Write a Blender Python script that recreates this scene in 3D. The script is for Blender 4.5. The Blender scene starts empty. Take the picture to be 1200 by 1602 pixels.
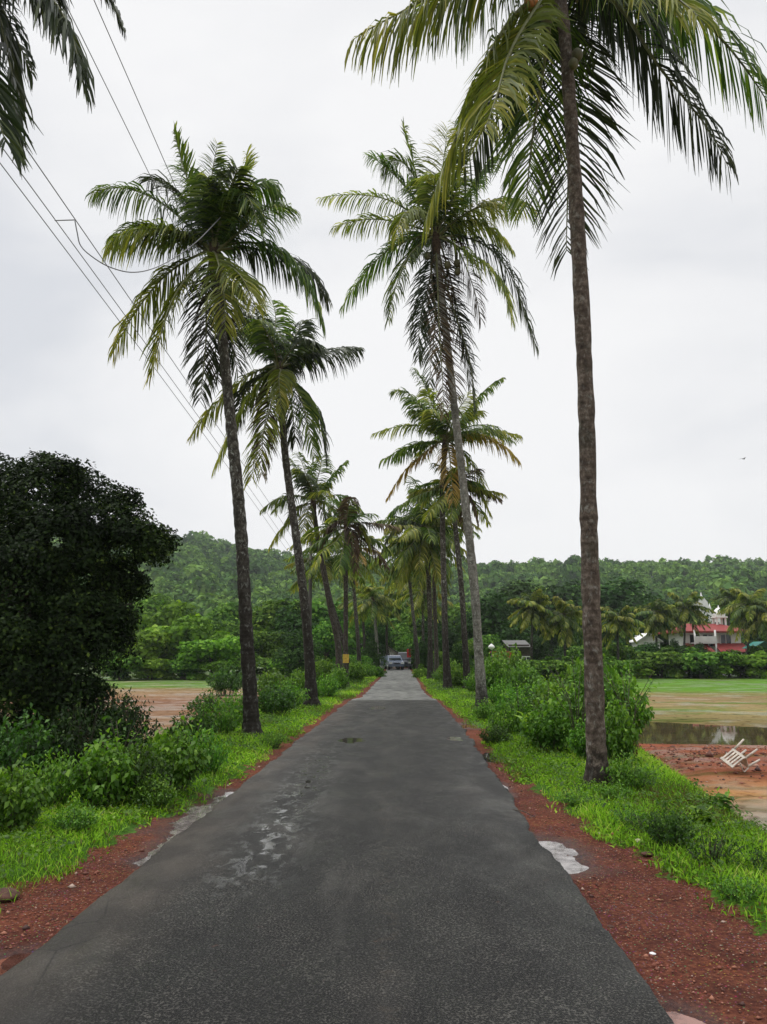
import bpy, math, random
import numpy as np
from mathutils import Vector, Matrix, noise as mnoise
R = math.radians
S = bpy.context.scene
COL = S.collection
rng = np.random.default_rng(7)
random.seed(7)

# ------------------------------------------------------------------ camera
F = 1202.0; HOR = 1024.0; CAMH = 1.6
PITCH = math.atan((HOR - 801.0) / F)
cd = bpy.data.cameras.new('camera'); cam = bpy.data.objects.new('camera', cd); COL.objects.link(cam)
cam.location = (0, 0, CAMH); cam.rotation_euler = (R(90) + PITCH, 0, 0)
cd.sensor_fit = 'VERTICAL'; cd.sensor_height = 24.0; cd.lens = 24.0 * F / 1602.0
cd.clip_start = 0.05; cd.clip_end = 3000
S.camera = cam

# ------------------------------------------------------------------ sky, sun, exposure
SUN_EL, SUN_AZ = 58, -70      # overcast: a broad weak sun high on the left
w = bpy.data.worlds.new('World'); S.world = w; w.use_nodes = True
nt = w.node_tree; nt.nodes.clear()
def N(nt, t, **k):
    n = nt.nodes.new(t)
    for a, b in k.items():
        if a.startswith('i_'):
            key = a[2:]; key = int(key) if key.isdigit() else key.replace('_', ' ')
            n.inputs[key].default_value = b
        else: setattr(n, a, b)
    return n
L = lambda nt, a, b: nt.links.new(a, b)
def ramp(nt, fac, stops, interp='LINEAR'):
    n = nt.nodes.new('ShaderNodeValToRGB'); n.color_ramp.interpolation = interp
    e = n.color_ramp.elements
    while len(e) < len(stops): e.new(0.5)
    for i, (p, c) in enumerate(stops):
        e[i].position = p; e[i].color = (*c, 1) if len(c) == 3 else c
    if fac is not None: L(nt, fac, n.inputs[0])
    return n.outputs[0]
def mth(nt, op, a, b=None, clamp=False):
    n = nt.nodes.new('ShaderNodeMath'); n.operation = op; n.use_clamp = clamp
    for i, v in enumerate((a, b)):
        if v is None: continue
        if isinstance(v, (int, float)): n.inputs[i].default_value = v
        else: L(nt, v, n.inputs[i])
    return n.outputs[0]
def mixc(nt, fac, a, b, mode='MIX'):
    n = nt.nodes.new('ShaderNodeMix'); n.data_type = 'RGBA'; n.blend_type = mode
    for i, v in ((0, fac), (6, a), (7, b)):
        if isinstance(v, (int, float)): n.inputs[i].default_value = v
        elif isinstance(v, tuple): n.inputs[i].default_value = (*v, 1)
        else: L(nt, v, n.inputs[i])
    return n.outputs[2]
def sstep(nt, v, a, b):
    n = nt.nodes.new('ShaderNodeMapRange'); n.interpolation_type = 'SMOOTHSTEP'
    L(nt, v, n.inputs[0]); n.inputs[1].default_value = a; n.inputs[2].default_value = b
    return n.outputs[0]
sky = N(nt, 'ShaderNodeTexSky', sky_type='NISHITA', sun_disc=False, sun_elevation=R(SUN_EL), sun_rotation=R(SUN_AZ))
tc = N(nt, 'ShaderNodeTexCoord')
sp = N(nt, 'ShaderNodeSeparateXYZ'); L(nt, tc.outputs['Generated'], sp.inputs[0])
mp = N(nt, 'ShaderNodeMapping'); mp.inputs['Scale'].default_value = (1.0, 1.0, 2.2); mp.inputs['Location'].default_value = (3.1, 0.4, 1.2)
L(nt, tc.outputs['Generated'], mp.inputs[0])
nz = N(nt, 'ShaderNodeTexNoise', i_Scale=1.7, i_Detail=5.0, i_Roughness=0.5, i_Distortion=0.3); L(nt, mp.outputs[0], nz.inputs['Vector'])
cl = ramp(nt, nz.outputs[0], [(0.36, (7.3, 7.5, 7.9)), (0.50, (8.9, 8.95, 9.1)), (0.62, (9.6, 9.6, 9.65))])
# overcast sky: the zenith is several times brighter than the band near the horizon
zen = sstep(nt, sp.outputs[2], 0.70, 0.98)
cl2 = mixc(nt, zen, cl, (24.0, 24.0, 24.5))
mx = mixc(nt, 0.96, sky.outputs[0], cl2)
bg = N(nt, 'ShaderNodeBackground', i_Strength=0.10); L(nt, mx, bg.inputs[0])
wo = N(nt, 'ShaderNodeOutputWorld'); L(nt, bg.outputs[0], wo.inputs[0])
sd = bpy.data.lights.new('sun', 'SUN'); sun = bpy.data.objects.new('sun', sd); COL.objects.link(sun)
sd.energy = 1.4; sd.angle = R(25); sd.color = (1.0, 0.97, 0.92)
az = R(SUN_AZ); el = R(SUN_EL)
sdir = Vector((math.sin(az) * math.cos(el), math.cos(az) * math.cos(el), math.sin(el)))
sun.rotation_euler = sdir.to_track_quat('Z', 'Y').to_euler()
S.view_settings.view_transform = 'Standard'; S.view_settings.look = 'None'
S.view_settings.exposure = 0.0; S.view_settings.gamma = 1.0
S.cycles.max_bounces = 6; S.cycles.diffuse_bounces = 3; S.cycles.glossy_bounces = 3
S.cycles.transmission_bounces = 3; S.cycles.transparent_max_bounces = 6; S.cycles.volume_bounces = 0
S.cycles.caustics_reflective = False; S.cycles.caustics_refractive = False

# ------------------------------------------------------------------ pixel rays (photo pixels 1200x1602) to world points
def ray(px, py):
    x = (px - 600) / F; y = (801 - py) / F
    return np.array((x, math.cos(PITCH) - y * math.sin(PITCH), math.sin(PITCH) + y * math.cos(PITCH)))
def P(px, py, Y):
    d = ray(px, py); return np.array((0, 0, CAMH)) + d * (Y / d[1])
def G(px, py, z=0.0):
    d = ray(px, py); return np.array((0, 0, CAMH)) + d * ((z - CAMH) / d[2])
def ppm(px, py, Y):     # photo pixels per metre at that point
    d = ray(px, py); return F / (Y / d[1])

# ------------------------------------------------------------------ object helpers
def tag(o, label=None, cat=None, group=None, kind=None):
    if label: o['label'] = label
    if cat: o['category'] = cat
    if group: o['group'] = group
    if kind: o['kind'] = kind
    return o
def empty(name, loc, label, cat, group=None):
    o = bpy.data.objects.new(name, None); COL.objects.link(o); o.location = loc; o.empty_display_size = 0.3
    return tag(o, label, cat, group)
def mesh_np(name, V, Q, mats, tint=None, smooth=False, matidx=None, extra=None):
    V = np.ascontiguousarray(V, dtype=np.float32); Q = np.ascontiguousarray(Q, dtype=np.int32)
    me = bpy.data.meshes.new(name); k = Q.shape[1]; n = len(Q)
    me.vertices.add(len(V)); me.vertices.foreach_set('co', V.ravel())
    me.loops.add(n * k); me.loops.foreach_set('vertex_index', Q.ravel())
    me.polygons.add(n); me.polygons.foreach_set('loop_start', np.arange(0, n * k, k, dtype=np.int32))
    me.polygons.foreach_set('loop_total', np.full(n, k, dtype=np.int32))
    if matidx is not None: me.polygons.foreach_set('material_index', np.ascontiguousarray(matidx, dtype=np.int32))
    if smooth: me.polygons.foreach_set('use_smooth', np.ones(n, dtype=bool))
    if tint is not None:
        a = me.attributes.new('tint', 'FLOAT', 'POINT'); a.data.foreach_set('value', np.ascontiguousarray(tint, dtype=np.float32))
    for kx, vx in (extra or {}).items():
        a = me.attributes.new(kx, 'FLOAT', 'POINT'); a.data.foreach_set('value', np.ascontiguousarray(vx, dtype=np.float32))
    for m in (mats if isinstance(mats, (list, tuple)) else [mats]): me.materials.append(m)
    me.update(calc_edges=True); me.validate()
    return me
def link(name, me, parent=None, loc=None):
    o = bpy.data.objects.new(name, me); COL.objects.link(o)
    if parent: o.parent = parent
    if loc is not None: o.location = loc
    return o
def copy_tree(o, parent=None):
    c = o.copy(); COL.objects.link(c)
    if parent is not None: c.parent = parent
    for ch in list(o.children): copy_tree(ch, c)
    return c
class MB:      # small mesh collector: quads/tris from boxes, tubes, etc.
    def __init__(s): s.v = []; s.f = []; s.m = []; s.sm = []
    def add(s, V, Fc, m=0, sm=False):
        b = len(s.v); s.v += [tuple(map(float, p)) for p in V]
        for f in Fc: s.f.append(tuple(b + i for i in f)); s.m.append(m); s.sm.append(sm)
    def box(s, c, d, m=0, rz=0, taper=1.0):
        c = np.array(c, float); hx, hy, hz = np.array(d) / 2.0
        V = []
        for z, t in ((-hz, 1), (hz, taper)):
            for x, y in ((-hx, -hy), (hx, -hy), (hx, hy), (-hx, hy)):
                X, Yv = x * t, y * t
                V.append((c[0] + X * math.cos(rz) - Yv * math.sin(rz), c[1] + X * math.sin(rz) + Yv * math.cos(rz), c[2] + z))
        s.add(V, [(3, 2, 1, 0), (4, 5, 6, 7), (0, 1, 5, 4), (1, 2, 6, 5), (2, 3, 7, 6), (3, 0, 4, 7)], m)
    def tube(s, pts, rad, n=8, m=0, caps=True, sm=True):
        V, Q = tube_np(np.array(pts, float), np.array(rad, float) if hasattr(rad, '__len__') else np.full(len(pts), rad), n)
        s.add(V, [tuple(q) for q in Q], m, sm)
        if caps:
            b = len(s.v) - len(V)
            s.f.append(tuple(b + i for i in range(n))[::-1]); s.m.append(m); s.sm.append(False)
            s.f.append(tuple(b + len(V) - n + i for i in range(n))); s.m.append(m); s.sm.append(False)
    def prism(s, poly, y0, y1, m=0, plane='xz'):   # polygon extruded
        n = len(poly)
        if plane == 'xz': V = [(a, y0, b) for a, b in poly] + [(a, y1, b) for a, b in poly]
        elif plane == 'yz': V = [(y0, a, b) for a, b in poly] + [(y1, a, b) for a, b in poly]
        else: V = [(a, b, y0) for a, b in poly] + [(a, b, y1) for a, b in poly]
        s.add(V, [tuple(range(n)), tuple(range(2 * n - 1, n - 1, -1))] + [(i, i + n, (i + 1) % n + n, (i + 1) % n) for i in range(n)], m)
    def build(s, name, mats, parent=None, loc=None, bevel=0):
        me = bpy.data.meshes.new(name); me.from_pydata(s.v, [], s.f)
        me.polygons.foreach_set('material_index', s.m); me.polygons.foreach_set('use_smooth', s.sm)
        for m in (mats if isinstance(mats, (list, tuple)) else [mats]): me.materials.append(m)
        me.validate(); me.update()
        import bmesh
        bm = bmesh.new(); bm.from_mesh(me); bmesh.ops.recalc_face_normals(bm, faces=bm.faces)
        if bevel: bmesh.ops.bevel(bm, geom=list(bm.edges), offset=bevel, segments=2, affect='EDGES', profile=0.6)
        bm.to_mesh(me); bm.free()
        return link(name, me, parent, loc)
def tube_np(pts, rad, n=8):
    k = len(pts)
    T = np.gradient(pts, axis=0); T /= np.linalg.norm(T, axis=1)[:, None] + 1e-9
    ref = np.array((0.0, 1.0, 0.0)) if abs(T[:, 1]).mean() < 0.8 else np.array((1.0, 0, 0))
    A = np.cross(T, ref); A /= np.linalg.norm(A, axis=1)[:, None] + 1e-9
    B = np.cross(T, A)
    th = np.linspace(0, 2 * np.pi, n, endpoint=False)
    V = pts[:, None, :] + rad[:, None, None] * (np.cos(th)[None, :, None] * A[:, None, :] + np.sin(th)[None, :, None] * B[:, None, :])
    V = V.reshape(-1, 3)
    i = np.arange(k - 1)[:, None] * n; j = np.arange(n)[None, :]; j2 = (j + 1) % n
    Q = np.stack([i + j, i + j2, i + n + j2, i + n + j], -1).reshape(-1, 4)
    return V, Q
def spline(pts, n):    # Catmull-Rom through rows of pts (any columns), n samples
    p = np.array(pts, float); p = np.vstack([2 * p[0] - p[1], p, 2 * p[-1] - p[-2]])
    t = np.linspace(0, len(pts) - 1 - 1e-6, n); i = t.astype(int); u = (t - i)[:, None]
    a, b, c, d = p[i], p[i + 1], p[i + 2], p[i + 3]
    return 0.5 * ((2 * b) + (c - a) * u + (2 * a - 5 * b + 4 * c - d) * u ** 2 + (3 * b - a - 3 * c + d) * u ** 3)
def leaves_np(C, Nrm, size, aspect=0.5, fold=0.0, up=None):
    """diamond leaves: centre C, facing Nrm, length size"""
    n = len(C); size = np.broadcast_to(size, (n,))
    Nn = Nrm / (np.linalg.norm(Nrm, axis=1)[:, None] + 1e-9)
    r = rng.normal(size=(n, 3)) if up is None else up + 0.35 * rng.normal(size=(n, 3))
    A = r - (r * Nn).sum(1)[:, None] * Nn; A /= np.linalg.norm(A, axis=1)[:, None] + 1e-9
    B = np.cross(Nn, A)
    h = size[:, None] * 0.5; wv = h * aspect
    V = np.stack([C - A * h, C - A * h * 0.1 + B * wv, C + A * h, C - A * h * 0.1 - B * wv], 1)
    V[:, 1] += Nn * wv * 0.35; V[:, 3] += Nn * wv * 0.35
    V = V.reshape(-1, 3)
    return V, np.arange(4 * n).reshape(n, 4)
def join_np(parts):
    V = []; Q = []; b = 0
    for v, q in parts: V.append(v); Q.append(q + b); b += len(v)
    return np.vstack(V), np.vstack(Q)

# ------------------------------------------------------------------ materials
def newmat(name):
    m = bpy.data.materials.new(name); m.use_nodes = True; t = m.node_tree; t.nodes.clear()
    o = t.nodes.new('ShaderNodeOutputMaterial'); return m, t, o
def coords(t, scale=(1, 1, 1), kind='Object'):
    c = N(t, 'ShaderNodeTexCoord'); p = N(t, 'ShaderNodeMapping'); p.inputs['Scale'].default_value = scale
    L(t, c.outputs[kind], p.inputs[0]); return p.outputs[0]
def noisen(t, vec, scale, detail=4, rough=0.55, dist=0.0):
    n = N(t, 'ShaderNodeTexNoise', i_Scale=scale, i_Detail=float(detail), i_Roughness=rough, i_Distortion=dist)
    if vec is not None: L(t, vec, n.inputs['Vector'])
    return n.outputs[0]
def bump(t, h, strength, dist=0.02):
    b = N(t, 'ShaderNodeBump', i_Strength=strength, i_Distance=dist); L(t, h, b.inputs['Height']); return b.outputs[0]
def plain(name, col, rough=0.6, var=0.12, scale=6.0, metal=0.0, bmp=0.2, spec=0.5, kind='Object'):
    m, t, o = newmat(name); v = coords(t, kind=kind); n = noisen(t, v, scale, 6, 0.65)
    dark = tuple(c * (1 - 2 * var) for c in col); lite = tuple(min(1, c * (1 + var)) for c in col)
    c = ramp(t, n, [(0.3, dark), (0.7, lite)])
    p = N(t, 'ShaderNodeBsdfPrincipled', i_Roughness=rough, i_Metallic=metal); p.inputs['Specular IOR Level'].default_value = spec
    L(t, c, p.inputs['Base Color'])
    if bmp: L(t, bump(t, noisen(t, v, scale * 8, 4), bmp, 0.01), p.inputs['Normal'])
    L(t, p.outputs[0], o.inputs[0]); return m
def leafmat(name, stops, trans=0.3, rough=0.5, spec=0.35, clump=0.0, cscale=0.6):
    """per-leaf tint picked from the mesh attribute; every copy varies a little as a whole"""
    m, t, o = newmat(name)
    a = N(t, 'ShaderNodeAttribute', attribute_name='tint'); f = a.outputs['Fac']
    if clump:
        v = coords(t); n = noisen(t, v, cscale, 3)
        f = mth(t, 'ADD', f, mth(t, 'MULTIPLY', mth(t, 'SUBTRACT', n, 0.5), clump * 2), True)
    c = ramp(t, f, stops)
    oi = N(t, 'ShaderNodeObjectInfo')
    hs = N(t, 'ShaderNodeHueSaturation'); L(t, c, hs.inputs['Color'])
    L(t, mth(t, 'ADD', mth(t, 'MULTIPLY', oi.outputs['Random'], 0.35), 0.83), hs.inputs['Value'])
    L(t, mth(t, 'ADD', mth(t, 'MULTIPLY', oi.outputs['Random'], 0.025), 0.487), hs.inputs['Hue'])
    p = N(t, 'ShaderNodeBsdfPrincipled', i_Roughness=rough); p.inputs['Specular IOR Level'].default_value = spec
    L(t, hs.outputs[0], p.inputs['Base Color'])
    tr = N(t, 'ShaderNodeBsdfTranslucent'); L(t, mixc(t, 1.0, hs.outputs[0], (1.5, 1.6, 0.7), 'MULTIPLY'), tr.inputs[0])
    ms = N(t, 'ShaderNodeMixShader', i_Fac=trans); L(t, p.outputs[0], ms.inputs[1]); L(t, tr.outputs[0], ms.inputs[2])
    L(t, ms.outputs[0], o.inputs[0]); return m
M = {}
M['palm_green'] = leafmat('palm_green_leaflets', [(0, (0.012, 0.032, 0.006)), (0.45, (0.055, 0.105, 0.015)), (0.8, (0.17, 0.23, 0.040)), (1, (0.34, 0.37, 0.09))], 0.38, 0.5, 0.3)
M['palm_dark'] = leafmat('palm_dark_leaflets', [(0, (0.012, 0.020, 0.010)), (0.6, (0.030, 0.046, 0.016)), (1, (0.09, 0.11, 0.035))], 0.2, 0.45, 0.35)  # darker copy of the green leaflets: shade of backlit fronds put into the colour
M['palm_yellow'] = leafmat('palm_yellow_leaflets', [(0, (0.03, 0.055, 0.008)), (0.5, (0.15, 0.19, 0.026)), (1, (0.46, 0.42, 0.09))], 0.38, 0.5, 0.3)
M['palm_orange'] = leafmat('palm_ageing_leaflets', [(0, (0.10, 0.08, 0.02)), (0.5, (0.30, 0.20, 0.035)), (1, (0.42, 0.30, 0.07))], 0.32, 0.5, 0.4)
M['palm_dead'] = leafmat('palm_dry_leaflets', [(0, (0.030, 0.022, 0.016)), (0.6, (0.085, 0.058, 0.035)), (1, (0.20, 0.15, 0.085))], 0.1, 0.7, 0.2)
M['rachis'] = plain('frond_midrib', (0.14, 0.15, 0.05), 0.5, 0.3, 8)
M['fibre'] = plain('palm_fibre', (0.07, 0.045, 0.025), 0.9, 0.4, 14, bmp=0.6)
M['nut'] = plain('coconut_husk', (0.09, 0.085, 0.03), 0.55, 0.3, 6)
M['nut_orange'] = plain('coconut_husk_orange', (0.45, 0.16, 0.03), 0.5, 0.3, 6)
def trunkmat(name, base, lite, dark, lichen, zd=0.0):
    m, t, o = newmat(name)
    v = coords(t, (1, 1, 1)); sxz = N(t, 'ShaderNodeSeparateXYZ'); L(t, v, sxz.inputs[0])
    # leaf-scar rings round the stem, irregular and partly worn away
    wv = N(t, 'ShaderNodeTexWave', wave_type='BANDS', bands_direction='Z', wave_profile='SIN', i_Scale=3.6, i_Distortion=2.6, i_Detail=4.0)
    wv.inputs['Detail Scale'].default_value = 1.3; L(t, v, wv.inputs['Vector'])
    n1 = noisen(t, coords(t, (3, 3, 2.2)), 3.4, 9, 0.78); n2 = noisen(t, coords(t, (1, 1, 0.6)), 13.0, 6, 0.7, 0.5)
    n4 = noisen(t, coords(t, (1, 1, 1)), 1.1, 4)
    c = ramp(t, n1, [(0.32, dark), (0.50, base), (0.68, lite)])
    c = mixc(t, mth(t, 'MULTIPLY', sstep(t, wv.outputs[0], 0.70, 0.95), mth(t, 'MULTIPLY', sstep(t, n4, 0.42, 0.62), 0.22)), c, dark)
    lm = mth(t, 'MULTIPLY', sstep(t, n2, 0.53, 0.66), lichen)
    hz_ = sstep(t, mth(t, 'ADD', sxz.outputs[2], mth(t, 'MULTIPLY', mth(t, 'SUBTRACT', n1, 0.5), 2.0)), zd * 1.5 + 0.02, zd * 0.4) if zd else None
    c = mixc(t, lm, c, (0.40, 0.41, 0.37))
    n3 = noisen(t, coords(t, (1, 1, 0.5)), 1.6, 3)
    c = mixc(t, mth(t, 'MULTIPLY', sstep(t, n3, 0.52, 0.66), 0.5), c, (0.035, 0.034, 0.022))
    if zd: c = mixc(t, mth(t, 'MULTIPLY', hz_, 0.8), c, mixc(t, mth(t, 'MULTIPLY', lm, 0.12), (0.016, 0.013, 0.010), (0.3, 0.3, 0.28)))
    p = N(t, 'ShaderNodeBsdfPrincipled', i_Roughness=0.85); p.inputs['Specular IOR Level'].default_value = 0.2
    L(t, c, p.inputs['Base Color'])
    h = mth(t, 'ADD', mth(t, 'MULTIPLY', wv.outputs[0], 0.18), n1)
    L(t, bump(t, h, 0.9, 0.03), p.inputs['Normal']); L(t, p.outputs[0], o.inputs[0]); return m
M['trunk_brown'] = trunkmat('palm_bark_brown', (0.090, 0.068, 0.053), (0.24, 0.195, 0.16), (0.022, 0.015, 0.012), 0.35, 0.35)
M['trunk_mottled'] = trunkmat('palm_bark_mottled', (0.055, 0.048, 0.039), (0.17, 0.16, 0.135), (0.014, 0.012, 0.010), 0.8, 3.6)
M['trunk_pale'] = trunkmat('palm_bark_pale', (0.17, 0.165, 0.14), (0.32, 0.31, 0.27), (0.05, 0.045, 0.035), 0.8, 0.7)
M['trunk_dark'] = trunkmat('palm_bark_dark', (0.045, 0.038, 0.03), (0.10, 0.09, 0.075), (0.012, 0.01, 0.008), 0.25)
M['bark'] = plain('tree_bark', (0.07, 0.055, 0.04), 0.9, 0.35, 5, bmp=0.6)
M['mango'] = leafmat('dark_tree_leaves', [(0, (0.003, 0.006, 0.002)), (0.55, (0.011, 0.023, 0.004)), (0.8, (0.030, 0.052, 0.009)), (1, (0.085, 0.12, 0.02))], 0.08, 0.65, 0.10, 0.1)
M['tree_mid'] = leafmat('broadleaf_leaves', [(0, (0.018, 0.055, 0.009)), (0.6, (0.095, 0.205, 0.024)), (1, (0.25, 0.40, 0.06))], 0.25, 0.7, 0.12, 0.15, 0.25)
M['tree_dark'] = leafmat('dark_broadleaf_leaves', [(0, (0.012, 0.030, 0.008)), (0.6, (0.036, 0.092, 0.016)), (1, (0.10, 0.20, 0.03))], 0.2, 0.7, 0.12, 0.15, 0.25)
M['tree_light'] = leafmat('light_broadleaf_leaves', [(0, (0.04, 0.10, 0.010)), (0.6, (0.15, 0.29, 0.028)), (1, (0.30, 0.46, 0.06))], 0.3, 0.7, 0.12, 0.15, 0.25)
M['hill_leaf'] = leafmat('hill_forest_leaves', [(0, (0.035, 0.085, 0.025)), (0.5, (0.090, 0.190, 0.045)), (1, (0.19, 0.32, 0.07))], 0.2, 0.9, 0.05, 0.4, 0.03)  # leaf colours lightened to stand in for part of the haze
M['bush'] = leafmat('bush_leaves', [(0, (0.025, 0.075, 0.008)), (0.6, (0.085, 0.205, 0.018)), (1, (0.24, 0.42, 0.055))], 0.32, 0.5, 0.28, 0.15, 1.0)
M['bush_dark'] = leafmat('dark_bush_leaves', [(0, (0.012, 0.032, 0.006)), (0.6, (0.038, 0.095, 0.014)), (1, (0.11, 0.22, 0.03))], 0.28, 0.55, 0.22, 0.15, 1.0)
M['thicket'] = leafmat('thicket_leaves', [(0, (0.004, 0.010, 0.003)), (0.6, (0.014, 0.034, 0.006)), (1, (0.06, 0.11, 0.018))], 0.12, 0.6, 0.15)
M['bush_brown'] = leafmat('browning_bush_leaves', [(0, (0.05, 0.022, 0.015)), (0.6, (0.11, 0.05, 0.03)), (1, (0.10, 0.12, 0.03))], 0.2, 0.6, 0.2)
M['grass'] = leafmat('grass_blades', [(0, (0.10, 0.085, 0.03)), (0.12, (0.06, 0.12, 0.010)), (0.5, (0.20, 0.38, 0.022)), (0.85, (0.38, 0.56, 0.05)), (1, (0.46, 0.46, 0.14))], 0.35, 0.6, 0.2)

# ------------------------------------------------------------------ road line (from the photo's road edges) and ground height
edgeL = [(-98, 1602), (65, 1480), (160, 1402), (240, 1338), (318, 1276), (400, 1212), (452, 1170), (521, 1116), (551, 1094), (566, 1091), (577, 1080), (588, 1068), (597, 1060), (601, 1054), (605, 1047)]
edgeR = [(1050, 1602), (975, 1487), (905, 1392), (835, 1303), (797, 1245), (757, 1187), (728, 1145), (703, 1116), (681, 1094), (671, 1090), (661, 1080), (655, 1068), (650, 1060), (646, 1054), (641, 1047)]
EL = np.array([G(*p)[:2] for p in edgeL]); ER = np.array([G(*p)[:2] for p in edgeR])
def ext(E):      # carry the edges on behind the camera and ahead
    d = (E[1] - E[0]) / (E[1][1] - E[0][1])
    a = E[0] + (E[3] - E[0]) / (E[3][1] - E[0][1]) * (-30 - E[0][1])
    z = E[-1] + (E[-1] - E[-4]) / (E[-1][1] - E[-4][1]) * (60)
    return np.vstack([a, E, z])
ELx = ext(EL); ERx = ext(ER)
def xl(Y): return np.interp(Y, ELx[:, 1], ELx[:, 0])
def xr(Y): return np.interp(Y, ERx[:, 1], ERx[:, 0])
def shl(Y): return np.interp(Y, [0, 4, 5.2, 7, 9, 11, 13, 16, 20, 30, 60], [0.7, 0.75, 0.72, 0.55, 0.34, 0.20, 0.30, 0.22, 0.30, 0.4, 0.3])
def shr(Y): return np.interp(Y, [0, 3, 4.5, 6.5, 9, 11, 13, 15, 17, 19, 30, 60], [1.0, 1.05, 0.98, 0.78, 0.48, 0.28, 0.20, 0.35, 0.55, 0.3, 0.25, 0.3])
def bkl(Y): return np.interp(Y, [0, 8, 16, 30, 60], [3.6, 3.4, 2.6, 2.6, 3.0])
def bkr(Y): return np.interp(Y, [0, 4, 6, 9, 14, 30, 60], [1.9, 1.9, 1.75, 1.95, 2.6, 3.2, 3.5])
FZ = -0.9
def sm(x, a, b):
    t = np.clip((x - a) / (b - a), 0, 1); return t * t * (3 - 2 * t)
def hgt(x, y):
    x = np.asarray(x, float); y = np.asarray(y, float)
    dl = xl(y) - x; dr = x - xr(y); out = np.maximum(dl, dr)
    left = dl > dr
    sh = np.where(left, shl(y), shr(y)); bk = np.where(left, bkl(y), bkr(y))
    z = -0.035 * sm(out, -0.02, 0.05) + 0.05 * sm(out - sh, -0.08, 0.22)
    k = sm(out - bk, 0.0, 1.6); z = z * (1 - k) + FZ * k
    # inside the road the sheet stays below the asphalt
    z = np.where(out < 0, -0.035, z)
    # red earth bund and ditch across the field on the right, ploughed undulation
    fr = sm(dr - bk, 1.0, 2.5) * (~left)
    yy = y + 0.10 * (x - 6) + 0.4 * np.sin(x * 0.5)
    z = z + fr * (0.22 * np.exp(-((yy - 18.6) / 2.6) ** 2) - 0.30 * np.exp(-((y + 0.28 * (x - 10) - 27.0) / 4.2) ** 4) * sm(y, 20, 25))
    far = sm(np.hypot(x, y), 90, 260) * 1.0
    return z
def hz1(x, y): return float(hgt(x, y))
# ------------------------------------------------------------------ ground sheet
ys = np.concatenate([np.arange(-30, 1, 1.5), np.arange(1, 14, 0.07), np.arange(14, 34, 0.16), np.arange(34, 90, 0.8), np.geomspace(90, 1400, 45)])
u1 = np.concatenate([np.arange(0, 1.3, 0.035), np.arange(1.3, 5.2, 0.09), np.arange(5.2, 16, 0.35), np.geomspace(16, 1200, 40)])
us = u1
rows = []
for y in ys:
    l, r = xl(y), xr(y)
    xrow = np.concatenate([(l - us)[::-1], np.linspace(l, r, 5)[1:-1], r + us]); rows.append(xrow)
GX = np.array(rows); GY = np.repeat(ys[:, None], GX.shape[1], 1)
GZ = hgt(GX, GY)
dl = xl(GY) - GX; dr = GX - xr(GY); out = np.maximum(dl, dr); left = dl > dr
so = out - np.where(left, shl(GY), shr(GY)); fo = out - np.where(left, bkl(GY), bkr(GY)) - 1.1
jit = np.array([mnoise.noise(Vector((a * 2.1, b * 2.1, 0.3))) * 0.5 + mnoise.noise(Vector((a * 7, b * 7, 3.3))) * 0.25 for a, b in zip(GX.ravel(), GY.ravel())]).reshape(GX.shape)
GZ = GZ + jit * np.where(out > 0.04, np.where(so > 0, 0.05, 0.022), 0.0) * (1 - 0.4 * sm(GY, 60, 100))
# hollows that hold rain water along the asphalt edge: (centre px, direction px, half width m)
HOL = [((372, 1236), (316, 1274), .15), ((316, 1276), (240, 1340), .10), ((325, 1262), (300, 1290), .19), ((850, 1312), (882, 1350), .14), ((1060, 1578), (1092, 1606), .085), ((-20, 1500), (14, 1494), .10), ((44, 1490), (52, 1484), .05), ((716, 1134), (736, 1132), .32), ((757, 1186), (764, 1182), .12), ((776, 1222), (786, 1240), .07)]
WET = np.zeros_like(GX); DEP = np.zeros_like(GX)
nzp = np.array([mnoise.noise(Vector((a * 5, b * 5, 9.3))) + .5 * mnoise.noise(Vector((a * 14, b * 14, 2.3))) for a, b in zip(GX.ravel(), GY.ravel())]).reshape(GX.shape)
for pa, pb_, hw_ in HOL:
    A_ = G(*pa)[:2]; B_ = G(*pb_)[:2]; d_ = B_ - A_; q_ = np.clip(((GX - A_[0]) * d_[0] + (GY - A_[1]) * d_[1]) / (d_ @ d_), 0, 1)
    ds = np.hypot(GX - A_[0] - q_ * d_[0], GY - A_[1] - q_ * d_[1]) / hw_ + nzp * 0.75
    DEP = np.maximum(DEP, 1 - sm(ds, 0.5, 1.7)); WET = np.maximum(WET, 1 - sm(ds, 1.0, 3.4))
jit2 = jit * np.where(out > 0.04, np.where(so > 0, 0.05, 0.022), 0.0) * (1 - 0.4 * sm(GY, 60, 100))
GZ = GZ - DEP * (0.045 + jit2 * 0.8)
nr, nc = GX.shape
V = np.stack([GX, GY, GZ], -1).reshape(-1, 3)
i = np.arange(nr - 1)[:, None] * nc; j = np.arange(nc - 1)[None, :]
Q = np.stack([i + j, i + j + 1, i + nc + j + 1, i + nc + j], -1).reshape(-1, 4)
m, t, o = newmat('earth_and_turf')
geo = N(t, 'ShaderNodeNewGeometry'); pos = geo.outputs['Position']
sx = N(t, 'ShaderNodeSeparateXYZ'); L(t, pos, sx.inputs[0])
aso = N(t, 'ShaderNodeAttribute', attribute_name='so').outputs['Fac']; afo = N(t, 'ShaderNodeAttribute', attribute_name='fo').outputs['Fac']
asd = N(t, 'ShaderNodeAttribute', attribute_name='sd').outputs['Fac']
nA = noisen(t, pos, 3.0, 6, 0.65); nB = noisen(t, pos, 28.0, 5, 0.7); nC = noisen(t, pos, 0.35, 5, 0.6); nD = noisen(t, pos, 90.0, 3, 0.7)
soil = ramp(t, nB, [(0.25, (0.045, 0.016, 0.013)), (0.47, (0.115, 0.038, 0.026)), (0.62, (0.20, 0.072, 0.042)), (0.8, (0.33, 0.15, 0.09))])
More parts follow.
